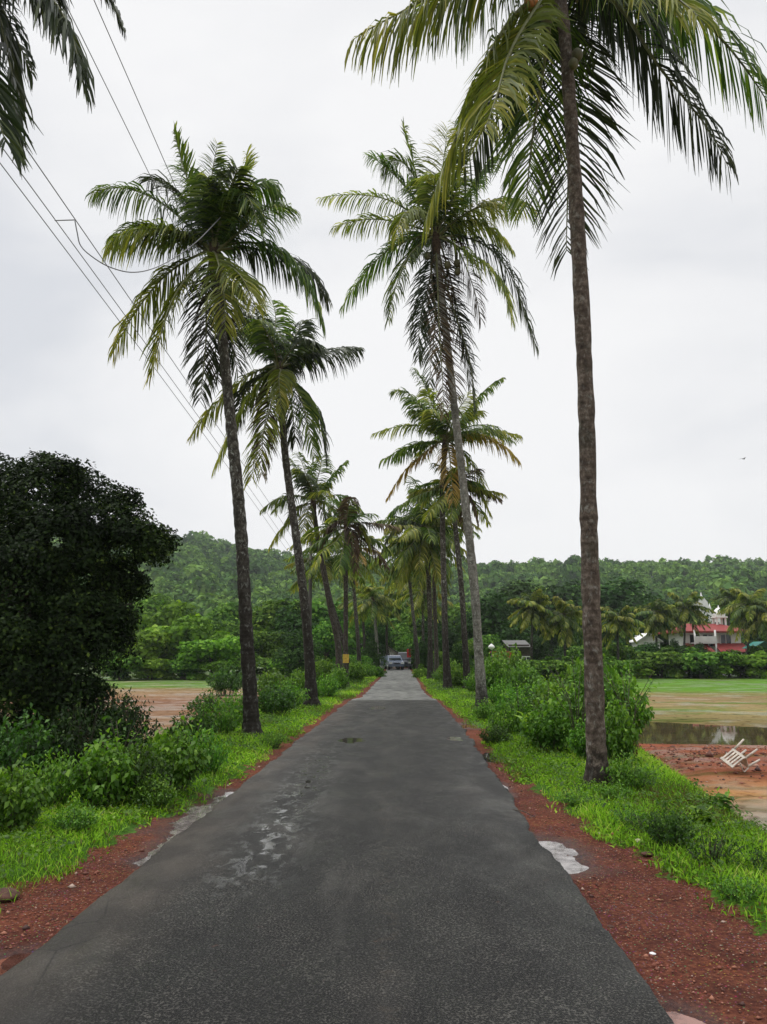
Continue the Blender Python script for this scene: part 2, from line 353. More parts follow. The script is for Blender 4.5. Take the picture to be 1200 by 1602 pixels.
soil = mixc(t, mth(t, 'MULTIPLY', sstep(t, nC, 0.45, 0.62), 0.6), soil, mixc(t, 1.0, soil, (1.7, 1.6, 1.3), 'MULTIPLY'))
soil = mixc(t, sstep(t, nA, 0.40, 0.68), soil, mixc(t, 0.55, soil, (0.05, 0.02, 0.017)))
vor = N(t, 'ShaderNodeTexVoronoi', i_Scale=46.0); L(t, pos, vor.inputs['Vector'])
soil = mixc(t, mth(t, 'MULTIPLY', sstep(t, vor.outputs['Distance'], 0.30, 0.12), 0.55), soil, mixc(t, 0.5, vor.outputs['Color'], (0.42, 0.15, 0.09), 'MULTIPLY'))
awt = N(t, 'ShaderNodeAttribute', attribute_name='wetp').outputs['Fac']
soil = mixc(t, mth(t, 'MULTIPLY', awt, 0.8), soil, mixc(t, 1.0, soil, (0.42, 0.38, 0.40), 'MULTIPLY'))
turf = ramp(t, nB, [(0.3, (0.025, 0.055, 0.010)), (0.6, (0.07, 0.17, 0.016)), (0.8, (0.15, 0.28, 0.03))])
# field on the right: bands across the view, distorted
strx = coords(t, (0.35, 2.2, 1), 'Object'); nS = noisen(t, strx, 0.9, 6, 0.62, 0.8); nS2 = noisen(t, coords(t, (0.10, 0.5, 1), 'Object'), 1.0, 4)
yd = mth(t, 'ADD', sx.outputs[1], mth(t, 'MULTIPLY', mth(t, 'SUBTRACT', nS2, 0.5), 3.0))
yd = mth(t, 'ADD', yd, mth(t, 'MULTIPLY', mth(t, 'SUBTRACT', sx.outputs[0], 8.0), 0.12))
fr_ = ramp(t, mth(t, 'DIVIDE', yd, 100.0), [(0.0, (0.33, 0.25, 0.18)), (0.132, (0.36, 0.28, 0.20)), (0.145, (0.46, 0.24, 0.09)), (0.154, (0.42, 0.19, 0.08)), (0.164, (0.26, 0.085, 0.045)), (0.222, (0.33, 0.10, 0.052)),
      (0.24, (0.16, 0.10, 0.05)), (0.30, (0.20, 0.15, 0.06)), (0.35, (0.30, 0.24, 0.10)), (0.47, (0.28, 0.19, 0.10)), (0.53, (0.22, 0.20, 0.06)), (0.57, (0.11, 0.25, 0.02)), (0.80, (0.10, 0.24, 0.02)), (0.9, (0.05, 0.11, 0.02))])
fr_ = mixc(t, mth(t, 'MULTIPLY', sstep(t, mth(t, 'ADD', nS2, nS), 1.02, 1.16), sstep(t, sx.outputs[1], 26.0, 33.0)), fr_, (0.13, 0.20, 0.03))
fr_ = mixc(t, sstep(t, nS, 0.50, 0.66), fr_, mixc(t, 0.7, fr_, (0.40, 0.28, 0.22), 'MULTIPLY'))
fr_ = mixc(t, sstep(t, mth(t, 'MULTIPLY', nS, nC), 0.23, 0.33), fr_, mixc(t, 0.35, fr_, (0.10, 0.14, 0.03)))
ydl = mth(t, 'ADD', sx.outputs[1], mth(t, 'MULTIPLY', mth(t, 'SUBTRACT', nS2, 0.5), 6.0))
fl_ = ramp(t, mth(t, 'DIVIDE', ydl, 100.0), [(0.0, (0.10, 0.12, 0.03)), (0.2, (0.16, 0.12, 0.05)), (0.25, (0.25, 0.155, 0.085)), (0.44, (0.22, 0.105, 0.055)), (0.52, (0.28, 0.18, 0.09)), (0.57, (0.22, 0.15, 0.06)), (0.62, (0.10, 0.21, 0.02)), (0.9, (0.06, 0.13, 0.02))])
fl_ = mixc(t, sstep(t, nS, 0.52, 0.66), fl_, (0.36, 0.29, 0.21))
fl_ = mixc(t, sstep(t, nS, 0.44, 0.30), fl_, mixc(t, 1.0, fl_, (0.5, 0.42, 0.38), 'MULTIPLY'))
fld = mixc(t, asd, fl_, fr_)
fld = mixc(t, sstep(t, nA, 0.52, 0.66), fld, mixc(t, 1.0, fld, (0.55, 0.50, 0.46), 'MULTIPLY'))
fld = mixc(t, mth(t, 'MULTIPLY', sstep(t, nB, 0.55, 0.75), 0.35), fld, (0.45, 0.34, 0.25))
eso = mth(t, 'ADD', aso, mth(t, 'ADD', mth(t, 'MULTIPLY', mth(t, 'SUBTRACT', nA, 0.5), 0.8), mth(t, 'MULTIPLY', mth(t, 'SUBTRACT', nB, 0.5), 0.18)))
mg = sstep(t, eso, -0.02, 0.05)
efo = mth(t, 'ADD', afo, mth(t, 'MULTIPLY', mth(t, 'SUBTRACT', nA, 0.5), 1.6)); mf = sstep(t, efo, -0.1, 0.2)
col = mixc(t, mg, soil, turf); col = mixc(t, mf, col, fld)
# pale dusty film along the broken asphalt edge
film = mth(t, 'MULTIPLY', sstep(t, mth(t, 'ADD', mth(t, 'ADD', aso, mth(t, 'MULTIPLY', nA, 0.7)), 0.0), -0.05, -0.35), 0.0)
wet = mth(t, 'MULTIPLY', sstep(t, nC, 0.48, 0.60), mf)
wet2 = mth(t, 'MAXIMUM', wet, mth(t, 'MULTIPLY', awt, 0.9)); rg = mth(t, 'SUBTRACT', 0.85, mth(t, 'MULTIPLY', wet2, 0.5))
p = N(t, 'ShaderNodeBsdfPrincipled'); L(t, mth(t, 'ADD', mth(t, 'MULTIPLY', wet2, 0.35), 0.06), p.inputs['Specular IOR Level'])
L(t, col, p.inputs['Base Color']); L(t, rg, p.inputs['Roughness'])
hh_ = mth(t, 'ADD', mth(t, 'ADD', nB, mth(t, 'MULTIPLY', nD, 0.5)), mth(t, 'MULTIPLY', mth(t, 'MULTIPLY', mth(t, 'ADD', nS, nA), 4.0), mf))
L(t, bump(t, hh_, 0.9, 0.03), p.inputs['Normal'])
L(t, p.outputs[0], o.inputs[0]); M['ground'] = m
gm = mesh_np('ground', V, Q, m, smooth=True, extra={'wetp': WET.ravel(), 'so': so.ravel(), 'fo': fo.ravel(), 'sd': (~left).astype(float).ravel()})
tag(link('ground', gm), kind='structure')

# ------------------------------------------------------------------ road
ry = np.concatenate([np.arange(-30, 1, 1.0), np.arange(1, 30, 0.06), np.arange(30, 92, 0.4)])
holes = [G(550, 1158), G(592, 1107), G(711, 1156)]
cols = 81
RV = []
for y in ry:
    k = mnoise.noise(Vector((y * 0.9, 0, 1))) * 0.06 + mnoise.noise(Vector((y * 3.5, 0, 2))) * 0.045 + mnoise.noise(Vector((y * 11, 0, 2))) * 0.028
    k2 = mnoise.noise(Vector((y * 0.9, 7, 1))) * 0.06 + mnoise.noise(Vector((y * 3.5, 7, 2))) * 0.045 + mnoise.noise(Vector((y * 11, 7, 2))) * 0.028
    s_ = min(1, max(0.15, y / 14.0)) if y > 0 else 0.3
    l = xl(y) + k * s_ * 1.2; r = xr(y) + k2 * s_ * 1.2
    xs = np.concatenate([[l - 0.025], np.linspace(l, r, cols), [r + 0.025]])
    for q, x in enumerate(xs):
        z = 0.004 + 0.006 * mnoise.noise(Vector((x * 1.2, y * 0.7, 0)))
        if 0 < q < cols + 1: z += 0.012 * (1 - (abs(2 * (x - l) / (r - l) - 1)) ** 2)
        else: z = -0.05
        for hp, hw_, hl_, hd_ in zip(holes, (0.20, 0.26, 0.13), (0.42, 0.8, 0.35), (0.040, 0.030, 0.028)):
            e_ = (((x - hp[0]) / hw_) ** 2 + ((y - hp[1]) / hl_) ** 2) * (1 + 0.9 * mnoise.noise(Vector((x * 7, y * 4, 5))))
            if e_ < 4: z -= hd_ * math.exp(-max(e_, 0) ** 1.5)
        RV.append((x, y, z))
RV = np.array(RV); nc = cols + 2; nr = len(ry)
i = np.arange(nr - 1)[:, None] * nc; j = np.arange(nc - 1)[None, :]
RQ = np.stack([i + j, i + j + 1, i + nc + j + 1, i + nc + j], -1).reshape(-1, 4)
m, t, o = newmat('wet_asphalt')
geo = N(t, 'ShaderNodeNewGeometry'); pos = geo.outputs['Position']; sx = N(t, 'ShaderNodeSeparateXYZ'); L(t, pos, sx.inputs[0])
fine = noisen(t, pos, 150.0, 3, 0.8); mid = noisen(t, pos, 9.0, 6, 0.6); big = noisen(t, coords(t, (1.3, 0.35, 1)), 1.0, 5, 0.6, 0.5)
vr = N(t, 'ShaderNodeTexVoronoi', i_Scale=85.0); L(t, pos, vr.inputs['Vector'])
agg = mth(t, 'ADD', mth(t, 'MULTIPLY', fine, 0.6), mth(t, 'MULTIPLY', vr.outputs['Distance'], 0.5))
ca = ramp(t, agg, [(0.36, (0.002, 0.002, 0.002)), (0.5, (0.0065, 0.0063, 0.0056)), (0.60, (0.021, 0.0195, 0.017)), (0.74, (0.085, 0.080, 0.070))])
ca = mixc(t, sstep(t, big, 0.50, 0.66), ca, mixc(t, 0.45, ca, (0.075, 0.070, 0.062)))
dlr = N(t, 'ShaderNodeAttribute', attribute_name='dl').outputs['Fac']
silt = mth(t, 'MULTIPLY', sstep(t, mth(t, 'ADD', dlr, mth(t, 'MULTIPLY', mth(t, 'SUBTRACT', big, 0.5), 1.4)), 0.80, 0.0), 0.62)
ca = mixc(t, silt, ca, (0.090, 0.076, 0.062))
vc = N(t, 'ShaderNodeTexVoronoi', feature='DISTANCE_TO_EDGE', i_Scale=1.7); L(t, mixc(t, 0.12, pos, N(t, 'ShaderNodeTexNoise', i_Scale=4.0, i_Detail=5.0).outputs['Color']), vc.inputs['Vector'])
crk = mth(t, 'MULTIPLY', sstep(t, vc.outputs['Distance'], 0.012, 0.002), sstep(t, big, 0.50, 0.60))
ca = mixc(t, mth(t, 'MULTIPLY', crk, 0.45), ca, (0.003, 0.003, 0.003))
bl2 = noisen(t, coords(t, (0.9, 0.5, 1)), 2.3, 4, 0.55); ca = mixc(t, sstep(t, bl2, 0.42, 0.60), mixc(t, 1.0, ca, (0.62, 0.62, 0.64), 'MULTIPLY'), ca)
ca = mixc(t, sstep(t, mid, 0.68, 0.74), ca, mixc(t, 0.35, ca, (0.13, 0.065, 0.05)))
# older, paler surface in the far stretch: clean cross joint
jn = mth(t, 'ADD', sx.outputs[1], mth(t, 'MULTIPLY', mid, 0.35)); fr2 = sstep(t, jn, 27.8, 28.5)
old = ramp(t, mth(t, 'ADD', mth(t, 'MULTIPLY', agg, 0.5), mth(t, 'MULTIPLY', big, 0.5)), [(0.35, (0.09, 0.09, 0.085)), (0.6, (0.19, 0.19, 0.175))])
ca = mixc(t, fr2, ca, old)
ca = mixc(t, mth(t, 'MULTIPLY', fr2, sstep(t, bl2, 0.50, 0.62)), ca, mixc(t, 1.0, ca, (0.45, 0.45, 0.45), 'MULTIPLY'))
# ochre scuffs and silt: centre line remnant
cen = mth(t, 'ABSOLUTE', mth(t, 'SUBTRACT', sx.outputs[0], 0.02)); 
ca = mixc(t, mth(t, 'MULTIPLY', sstep(t, cen, 0.10, 0.02), mth(t, 'MULTIPLY', sstep(t, mid, 0.48, 0.66), 0.10)), ca, (0.16, 0.12, 0.08))
wetm = noisen(t, coords(t, (1.6, 0.9, 1)), 1.6, 7, 0.68, 0.6)
xw = float(G(432, 1310)[0]); trk = mth(t, 'ABSOLUTE', mth(t, 'SUBTRACT', sx.outputs[0], xw - 0.02))
trm = mth(t, 'MULTIPLY', sstep(t, mth(t, 'ADD', trk, mth(t, 'MULTIPLY', wetm, 0.5)), 0.70, 0.28), mth(t, 'MULTIPLY', sstep(t, sx.outputs[1], 5.3, 6.2), sstep(t, sx.outputs[1], 17.0, 9.0)))
wm2 = noisen(t, coords(t, (3.2, 1.6, 1)), 2.4, 6, 0.65, 0.4); gl = mth(t, 'MULTIPLY', trm, sstep(t, wm2, 0.485, 0.60))
ro = ramp(t, wetm, [(0.36, (0.58, 0.58, 0.58)), (0.52, (0.46, 0.46, 0.46)), (0.66, (0.28, 0.28, 0.28))])
ro = mth(t, 'MULTIPLY', ro, mth(t, 'SUBTRACT', 1.0, mth(t, 'MULTIPLY', gl, 0.86)))
p = N(t, 'ShaderNodeBsdfPrincipled'); p.inputs['Specular IOR Level'].default_value = 0.42
L(t, ca, p.inputs['Base Color']); L(t, ro, p.inputs['Roughness'])
bp = N(t, 'ShaderNodeBump', i_Distance=0.008); L(t, agg, bp.inputs['Height']); L(t, mth(t, 'MULTIPLY', mth(t, 'SUBTRACT', 1.0, gl), 0.6), bp.inputs['Strength'])
L(t, mth(t, 'ADD', 0.22, mth(t, 'MULTIPLY', gl, 0.8)), p.inputs['Specular IOR Level'])
L(t, bp.outputs[0], p.inputs['Normal']); L(t, p.outputs[0], o.inputs[0]); M['road'] = m
tag(link('road', mesh_np('road', RV, RQ, m, smooth=True, extra={'dl': RV[:, 0] - xl(RV[:, 1])})), kind='structure')

# ------------------------------------------------------------------ puddles
def puddlemat(name, col, rough=0.06):
    m, t, o = newmat(name); pos = N(t, 'ShaderNodeNewGeometry').outputs['Position']
    n = noisen(t, pos, 9.0, 4, 0.6); c = ramp(t, n, [(0.35, tuple(x * 0.75 for x in col)), (0.65, col)])
    p = N(t, 'ShaderNodeBsdfPrincipled', i_Roughness=rough, i_IOR=1.5); L(t, c, p.inputs['Base Color'])
    p.inputs['Specular IOR Level'].default_value = 1.0
    tb = N(t, 'ShaderNodeBsdfTransparent'); msx = N(t, 'ShaderNodeMixShader'); pass
    fm = mth(t, 'ADD', mth(t, 'MULTIPLY', sstep(t, n, 0.32, 0.62), 0.45), 0.52); L(t, fm, msx.inputs[0])
    L(t, tb.outputs[0], msx.inputs[1]); L(t, p.outputs[0], msx.inputs[2]); L(t, msx.outputs[0], o.inputs[0]); return m
M['puddle_grey'] = puddlemat('grey_puddle_water', (0.27, 0.24, 0.225)); M['puddle_pink'] = puddlemat('muddy_puddle_water', (0.27, 0.11, 0.075))
M['puddle_dark'] = puddlemat('dark_puddle_water', (0.045, 0.04, 0.036)); M['puddle_red'] = puddlemat('red_silt_puddle', (0.09, 0.03, 0.02), 0.2)
def puddle(poly, mat, label, z=0.0, rag=0.03, name='puddle'):
    pts = [G(*p, z)[:2] for p in poly]; n = 90
    c = spline([*pts, pts[0]], n)[:-1]; ctr = c.mean(0)
    for q in range(len(c)):
        d = c[q] - ctr; r_ = np.linalg.norm(d); k = rag * (mnoise.noise(Vector((c[q][0] * 9, c[q][1] * 9, 1))) + 0.6 * mnoise.noise(Vector((c[q][0] * 25, c[q][1] * 25, 2))))
        c[q] += d / (r_ + 1e-6) * min(k * 2, r_ * 0.5)
    mb = MB(); top = [(a, b, z) for a, b in c]; bot = [(ctr[0] + (a - ctr[0]) * 0.98, ctr[1] + (b - ctr[1]) * 0.98, z - 0.02) for a, b in c]
    k = len(c); mb.add(top + bot, [tuple(range(k))] + [(q, q + k, (q + 1) % k + k, (q + 1) % k) for q in range(k)])
    o = mb.build(name, mat); return tag(o, kind='structure')
PZ = -0.049
for (pa, pb_, hw_), mt_ in zip(HOL, ('puddle_grey', 'puddle_grey', None, 'puddle_grey', 'puddle_pink', 'puddle_pink', 'puddle_red', 'puddle_pink', 'puddle_dark', 'puddle_grey')):
    if mt_ is None: continue
    A_ = G(*pa)[:2]; B_ = G(*pb_)[:2]; d_ = (B_ - A_) / np.linalg.norm(B_ - A_); n_ = np.array((-d_[1], d_[0])); w_ = hw_ * 2.6 if pa != (316, 1276) else hw_ * 1.8
    ring_ = [A_ - d_ * w_ * math.sin(t_) + n_ * w_ * math.cos(t_) for t_ in np.linspace(0, math.pi, 13)] + [B_ + d_ * w_ * math.sin(t_) - n_ * w_ * math.cos(t_) for t_ in np.linspace(0, math.pi, 13)]
    zq = PZ - {(316, 1276): 0.0012, (44, 1490): -0.004}.get(pa, 0)
    k = len(ring_); mb = MB(); mb.add([(a_, b_, zq) for a_, b_ in ring_] + [(a_, b_, -0.13) for a_, b_ in ring_], [tuple(range(k))] + [(q_, q_ + k, (q_ + 1) % k + k, (q_ + 1) % k) for q_ in range(k)])
    tag(mb.build('puddle', M[mt_]), kind='structure')
for hp, w_, l_, mt_ in zip(holes, (0.34, 0.42, 0.2), (0.75, 1.35, 0.55), ('puddle_dark', 'puddle_grey', 'puddle_grey')):
    mb = MB(); c_ = [(hp[0] + w_ * math.cos(a_), hp[1] + l_ * math.sin(a_)) for a_ in np.linspace(0, 6.2832, 25)[:-1]]
    mb.add([(a_, b_, 0.001) for a_, b_ in c_] + [(a_, b_, -0.02) for a_, b_ in c_], [tuple(range(24))] + [(q_, q_ + 24, (q_ + 1) % 24 + 24, (q_ + 1) % 24) for q_ in range(24)])
    tag(mb.build('puddle', M[mt_]), kind='structure')
puddle([(752, 1184), (760, 1178), (778, 1180), (768, 1188)], M['puddle_dark'], '', -0.022, 0.04)
# ditch water across the field on the right
wp = []
for a, b in [(5.4, 23.6), (9, 22.6), (12, 22.0), (15.5, 21.6), (19, 21.6), (24, 21.0), (24, 24.5), (17, 26.5), (13.0, 28.5), (11, 30), (9, 31), (7, 31.5)]: wp.append((a, b))
wc = spline([*wp, wp[0]], 80)[:-1]
M['ditch'] = puddlemat('ditch_water', (0.10, 0.075, 0.04), 0.03)
mb = MB(); k = len(wc); mb.add([(a, b, FZ - 0.045) for a, b in wc] + [(a, b, FZ - 0.30) for a, b in wc], [tuple(range(k))] + [(q, q + k, (q + 1) % k + k, (q + 1) % k) for q in range(k)])
tag(mb.build('ditch_water', M['ditch']), kind='structure')

# ------------------------------------------------------------------ palms
def frond_mesh(P0, P1, P2, pairs, ll, lw, droop, mat, org, dens=1.0, r0=0.03, seed=0, limp=0.5):
    r = np.random.default_rng(seed)
    P0, P1, P2 = (np.array(p, float) for p in (P0, P1, P2))
    wob = r.normal(0, 0.045, 3) * np.linalg.norm(P2 - P0)
    def bz(t): t = t[:, None]; return (1 - t) ** 2 * P0 + 2 * t * (1 - t) * P1 + t * t * P2 + np.sin(t * 5.2 + seed) * t * (1 - t) * wob * 1.6
    def bt(t): t = t[:, None]; d = 2 * (1 - t) * (P1 - P0) + 2 * t * (P2 - P1); return d / (np.linalg.norm(d, axis=1)[:, None] + 1e-9)
    ts = np.linspace(0, 1, 14); rv, rq = tube_np(bz(ts), r0 * (1 - ts) ** 0.8 + 0.005, 5)
    h = P2 - P0; h = h + 0.5 * (P1 - P0); h[2] = 0
    if np.linalg.norm(h) < 0.1: h = np.array((0.3, 1, 0))
    h /= np.linalg.norm(h); Sd = np.array((h[1], -h[0], 0))
    n = pairs * 2
    tt = np.repeat(np.linspace(0.13, 1.0, pairs), 2) + r.normal(0, 0.004, n); tt = np.clip(tt, 0.1, 1)
    sg = np.tile([1.0, -1.0], pairs)
    keep = (r.random(n) < 0.96) & ~((np.sin(tt * r.uniform(25, 45) + r.uniform(0, 6)) > 0.93) & (sg > 0)) & ~((np.sin(tt * r.uniform(20, 40) + r.uniform(0, 6)) > 0.95) & (sg < 0))
    tt, sg = tt[keep], sg[keep]; n = len(tt)
    B = bz(tt); T = bt(tt)
    # leaflets on both sides of the midrib, swept towards the tip, hanging under their weight
    Sx = Sd[None, :] - (T @ Sd)[:, None] * T; Sx /= np.linalg.norm(Sx, axis=1)[:, None] + 1e-9
    Ux = np.cross(Sx, T)
    Ux = np.where(Ux[:, 2:3] < 0, -Ux, Ux)
    prof = np.clip(np.minimum((tt - 0.02) / 0.28, 1.0), 0.35, 1) * (1 - 0.60 * np.clip((tt - 0.62) / 0.38, 0, 1) ** 1.5)
    Ln = ll * prof * r.uniform(0.80, 1.12, n)
    fwd = 0.45 + 0.75 * tt ** 2.0
    D = sg[:, None] * Sx * 1.0 + T * fwd[:, None] + Ux * r.uniform(-0.1, 0.4, n)[:, None] + r.normal(0, 0.085, (n, 3))
    grp = np.sin(tt * 37 + seed) * 0.07 + 0.10
    D[:, 0] += grp; D /= np.linalg.norm(D, axis=1)[:, None]
    g = np.array((0, 0, -1.0)); dr_ = 0.85 * droop * r.uniform(0.65, 1.35, n)
    D1 = D + g * dr_[:, None] * 0.45; D1 /= np.linalg.norm(D1, axis=1)[:, None]
    D2 = D1 + g * dr_[:, None] * 0.9; D2 /= np.linalg.norm(D2, axis=1)[:, None]
    D3 = D2 + g * dr_[:, None] * (0.9 + limp) + r.normal(0, 0.1, (n, 3)); D3 /= np.linalg.norm(D3, axis=1)[:, None]
    a = B; b = a + D1 * (Ln * 0.33)[:, None]; c = b + D2 * (Ln * 0.33)[:, None]; d = c + D3 * (Ln * 0.34)[:, None]
    Wd = T * 0.75 + np.cross(D2, T) * 0.65 + r.normal(0, 0.25, (n, 3)); Wd -= (Wd * D2).sum(1)[:, None] * D2; Wd /= np.linalg.norm(Wd, axis=1)[:, None]
    wv = (lw * 0.5 * r.uniform(0.8, 1.2, n) * (0.65 + 0.35 * prof))[:, None] * Wd
    V = np.stack([a - wv * 0.5, a + wv * 0.5, b - wv, b + wv, c - wv * 0.85, c + wv * 0.85, d - wv * 0.12, d + wv * 0.12], 1).reshape(-1, 3)
    q0 = np.arange(n)[:, None] * 8
    Q = np.concatenate([q0 + np.array(k) for k in ((0, 1, 3, 2), (2, 3, 5, 4), (4, 5, 7, 6))], 0)
    tint = np.repeat(np.clip(r.normal(0.45, 0.18, n) + 0.40 * (tt - 0.5), 0, 1), 8)
    Vv = np.vstack([rv, V]) - org; Qq = np.vstack([rq, Q + len(rv)])
    mi = np.concatenate([np.ones(len(rq)), np.zeros(len(Q))])
    return mesh_np('frond', Vv, Qq, [mat, M['rachis']], tint=np.concatenate([np.full(len(rv), 0.5), tint]), matidx=mi)
KM = {'g': 'palm_green', 'd': 'palm_dark', 'y': 'palm_yellow', 'o': 'palm_orange', 'b': 'palm_dead'}
SEED = [100]
def nutmesh(c, r, mat, root, org):
    mb = MB(); n = 10
    c = np.array(c) - org
    rings = [(0.0, -1.08), (0.5, -0.9), (0.88, -0.45), (1.0, 0.05), (0.86, 0.55), (0.5, 0.9), (0.0, 1.0)]
    pts = [(c[0], c[1], c[2] + z * r * 1.15) for _, z in rings]; mb.tube(pts, [max(0.01, a) * r for a, _ in rings], n, caps=False)
    return mb.build('coconut', mat, root)
def palm(label, trunk, cr, fronds, fill=0, tm='trunk_mottled', base=None, ll=None, Lf=3.0, nuts=(), group='tall coconut palms lining the road', pairs=60, fillk='gyd', Y=None, lw=0.05, fill_el=(80, 10), drp=1.0, cat='palm tree', bend=0.0):
    b0 = trunk[0]
    g = G(b0[0], b0[1], 0.0) if Y is None else P(b0[0], b0[1], Y)
    Yb = g[1]; org = np.array((g[0], g[1], hz1(g[0], g[1])))
    root = empty('coconut_palm', org, label, cat, group)
    tp = []
    for k, (px, py, wpx) in enumerate(trunk):
        p = P(px, py, Yb + bend * k / len(trunk)); tp.append((*p, wpx / 2 / ppm(px, py, Yb)))
    tp[0] = (tp[0][0], tp[0][1], org[2] - 0.15, tp[0][3] * 1.12)
    sp_ = spline(tp, 90 if tp[0][3] > 0.09 else 40)
    hh = (sp_[:, 2] - org[2])
    rad = sp_[:, 3] * (1 + 0.42 * np.exp(-np.clip(hh, 0, 9) / 0.16)) * (1 + 0.05 * np.sin(hh * 31 + np.sin(hh * 5) * 2) + 0.03 * np.sin(hh * 13 + 1))
    Vt, Qt = tube_np(sp_[:, :3], rad, 14)
    for q in range(len(Vt)):
        v_ = Vt[q]; k = 1 + 0.06 * mnoise.noise(Vector(v_ * 6)); cc = sp_[q // 14, :3]; Vt[q] = cc + (v_ - cc) * k
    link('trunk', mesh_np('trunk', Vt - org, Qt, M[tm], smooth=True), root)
    C = P(cr[0], cr[1], Yb + bend)
    # fibrous heart of the crown
    top = sp_[-1, :3]; mb = MB(); r_t = sp_[-1, 3]
    hpts = spline([(*(top - org), r_t), (*((top + C) / 2 - org + np.array((0, 0, 0.02))), r_t * 1.35), (*(C - org + np.array((0, 0, 0.15))), r_t * 1.1), (*(C - org + np.array((0, 0, 0.6))), r_t * 0.5)], 9)
    mb.tube(hpts[:, :3], hpts[:, 3], 9)
    mb.build('crown_heart', M['fibre'], root)
    for f in fronds:
        x1, y1, x2, y2, d1, d2, kd = f[:7]; o_ = f[7] if len(f) > 7 else {}
        SEED[0] += 1
        P0 = C + np.array((random.uniform(-.05, .05), random.uniform(-.05, .05), random.uniform(-0.05, 0.2)))
        P1 = P(x1, y1, Yb + bend + d1); P2 = P(x2, y2, Yb + bend + d2)
        ln = np.linalg.norm(P1 - P0) + np.linalg.norm(P2 - P1)
        l_ = (ll * 1.15 if ll else 0.33 * Lf) * o_.get('l', 1.0)
        me = frond_mesh(P0, P1, P2, int(pairs * 1.35 * o_.get('n', 1)), min(l_, ln * 0.46), lw * 0.85, o_.get('g', 0.75) * drp, M[KM[kd]], org, seed=SEED[0], r0=0.012 * Lf)
        link('frond', me, root)
    fill_n = fill if ll else int(fill * 1.5)
    for k in range(fill_n):
        a = k * 2.39996 + SEED[0]; e = R(fill_el[0] + (fill_el[1] - fill_el[0]) * ((k + 0.5) / fill_n) ** 0.8 + random.uniform(-8, 8)); Lx = Lf * random.uniform(0.85, 1.08)
        h = np.array((math.cos(a), math.sin(a), 0)); SEED[0] += 1
        P1 = C + (h * math.cos(e) + np.array((0, 0, math.sin(e)))) * Lx * 0.55
        dn = 0.10 + 0.45 * (1 - max(0, math.sin(e))) + 0.2 * random.random()
        P2 = P1 + (h * (0.55 * math.cos(e) + 0.25) + np.array((0, 0, -dn + 0.35 * math.sin(e)))) * Lx * 0.62
        me = frond_mesh(C, P1, P2, int(pairs * 1.25), ll * 1.1 if ll else 0.31 * Lf, lw * 0.9, 0.7 * drp, M[KM[fillk[k % len(fillk)]]], org, seed=SEED[0], r0=0.012 * Lf)
        link('frond', me, root)
    for (nx, ny, rr, km) in nuts:
        nutmesh(P(nx, ny, Yb + bend - 0.18), rr, M[km], root, org)
    return root

R1 = palm('tallest brown trunked palm nearest on the right verge, its crown cut by the top edge',
     [(936, 1230, 33), (932, 1150, 30.5), (927, 1000, 29), (922, 850, 27.5), (919, 700, 26), (914, 560, 24.5), (906, 400, 23.5), (897, 250, 21.5), (889, 130, 20), (882, 40, 19), (874, -10, 19)], (866, -22),
     [(715, -75, 552, 62, -0.3, -0.5, 'y', {'g': 1.3, 'l': 1.1}), (770, -50, 640, 40, 0.8, 1.4, 'g', {'g': 1.2}),
      (800, 60, 758, 205, -0.8, -1.3, 'y', {'g': 0.5}), (745, 60, 668, 338, -0.2, -0.1, 'y', {'g': 0.9}),
      (820, 70, 726, 265, 0.9, 1.3, 'd', {'g': 0.8}),
      (900, 120, 886, 392, 1.3, 1.5, 'd', {'g': 0.35, 'l': 1.15}), (850, 90, 822, 325, 0.8, 1.6, 'g', {'g': 0.5, 'l': 1.1}),
      (1030, -10, 1140, 262, 0.4, 0.6, 'd', {'g': 1.15, 'l': 1.1}), (1080, -60, 1210, 175, 0.2, 0.1, 'g', {'g': 1.2, 'l': 1.1}),
      (980, -65, 1092, 25, -1.6, -2.6, 'y', {'g': 0.7}), (950, -60, 1060, 60, 1.2, 1.7, 'd', {'g': 1.1}),
      (800, -110, 640, -60, 0.6, 1.0, 'g'), (900, -160, 1010, -190, 0.3, 0.6, 'g'), (840, -190, 800, -290, 0.2, 0.5, 'g'), (960, -130, 1130, -90, 0.5, 0.9, 'g'), (880, -200, 890, -330, -0.3, -0.5, 'g')],
     fill=6, tm='trunk_brown', Lf=3.3, ll=0.95, pairs=84, lw=0.042, nuts=[(903, 86, 0.085, 'nut'), (897, 100, 0.075, 'nut'), (831, 4, 0.11, 'nut_orange'), (842, 20, 0.10, 'nut'), (856, 30, 0.10, 'nut')], fill_el=(75, 35))
R1.name = 'coconut_palm'

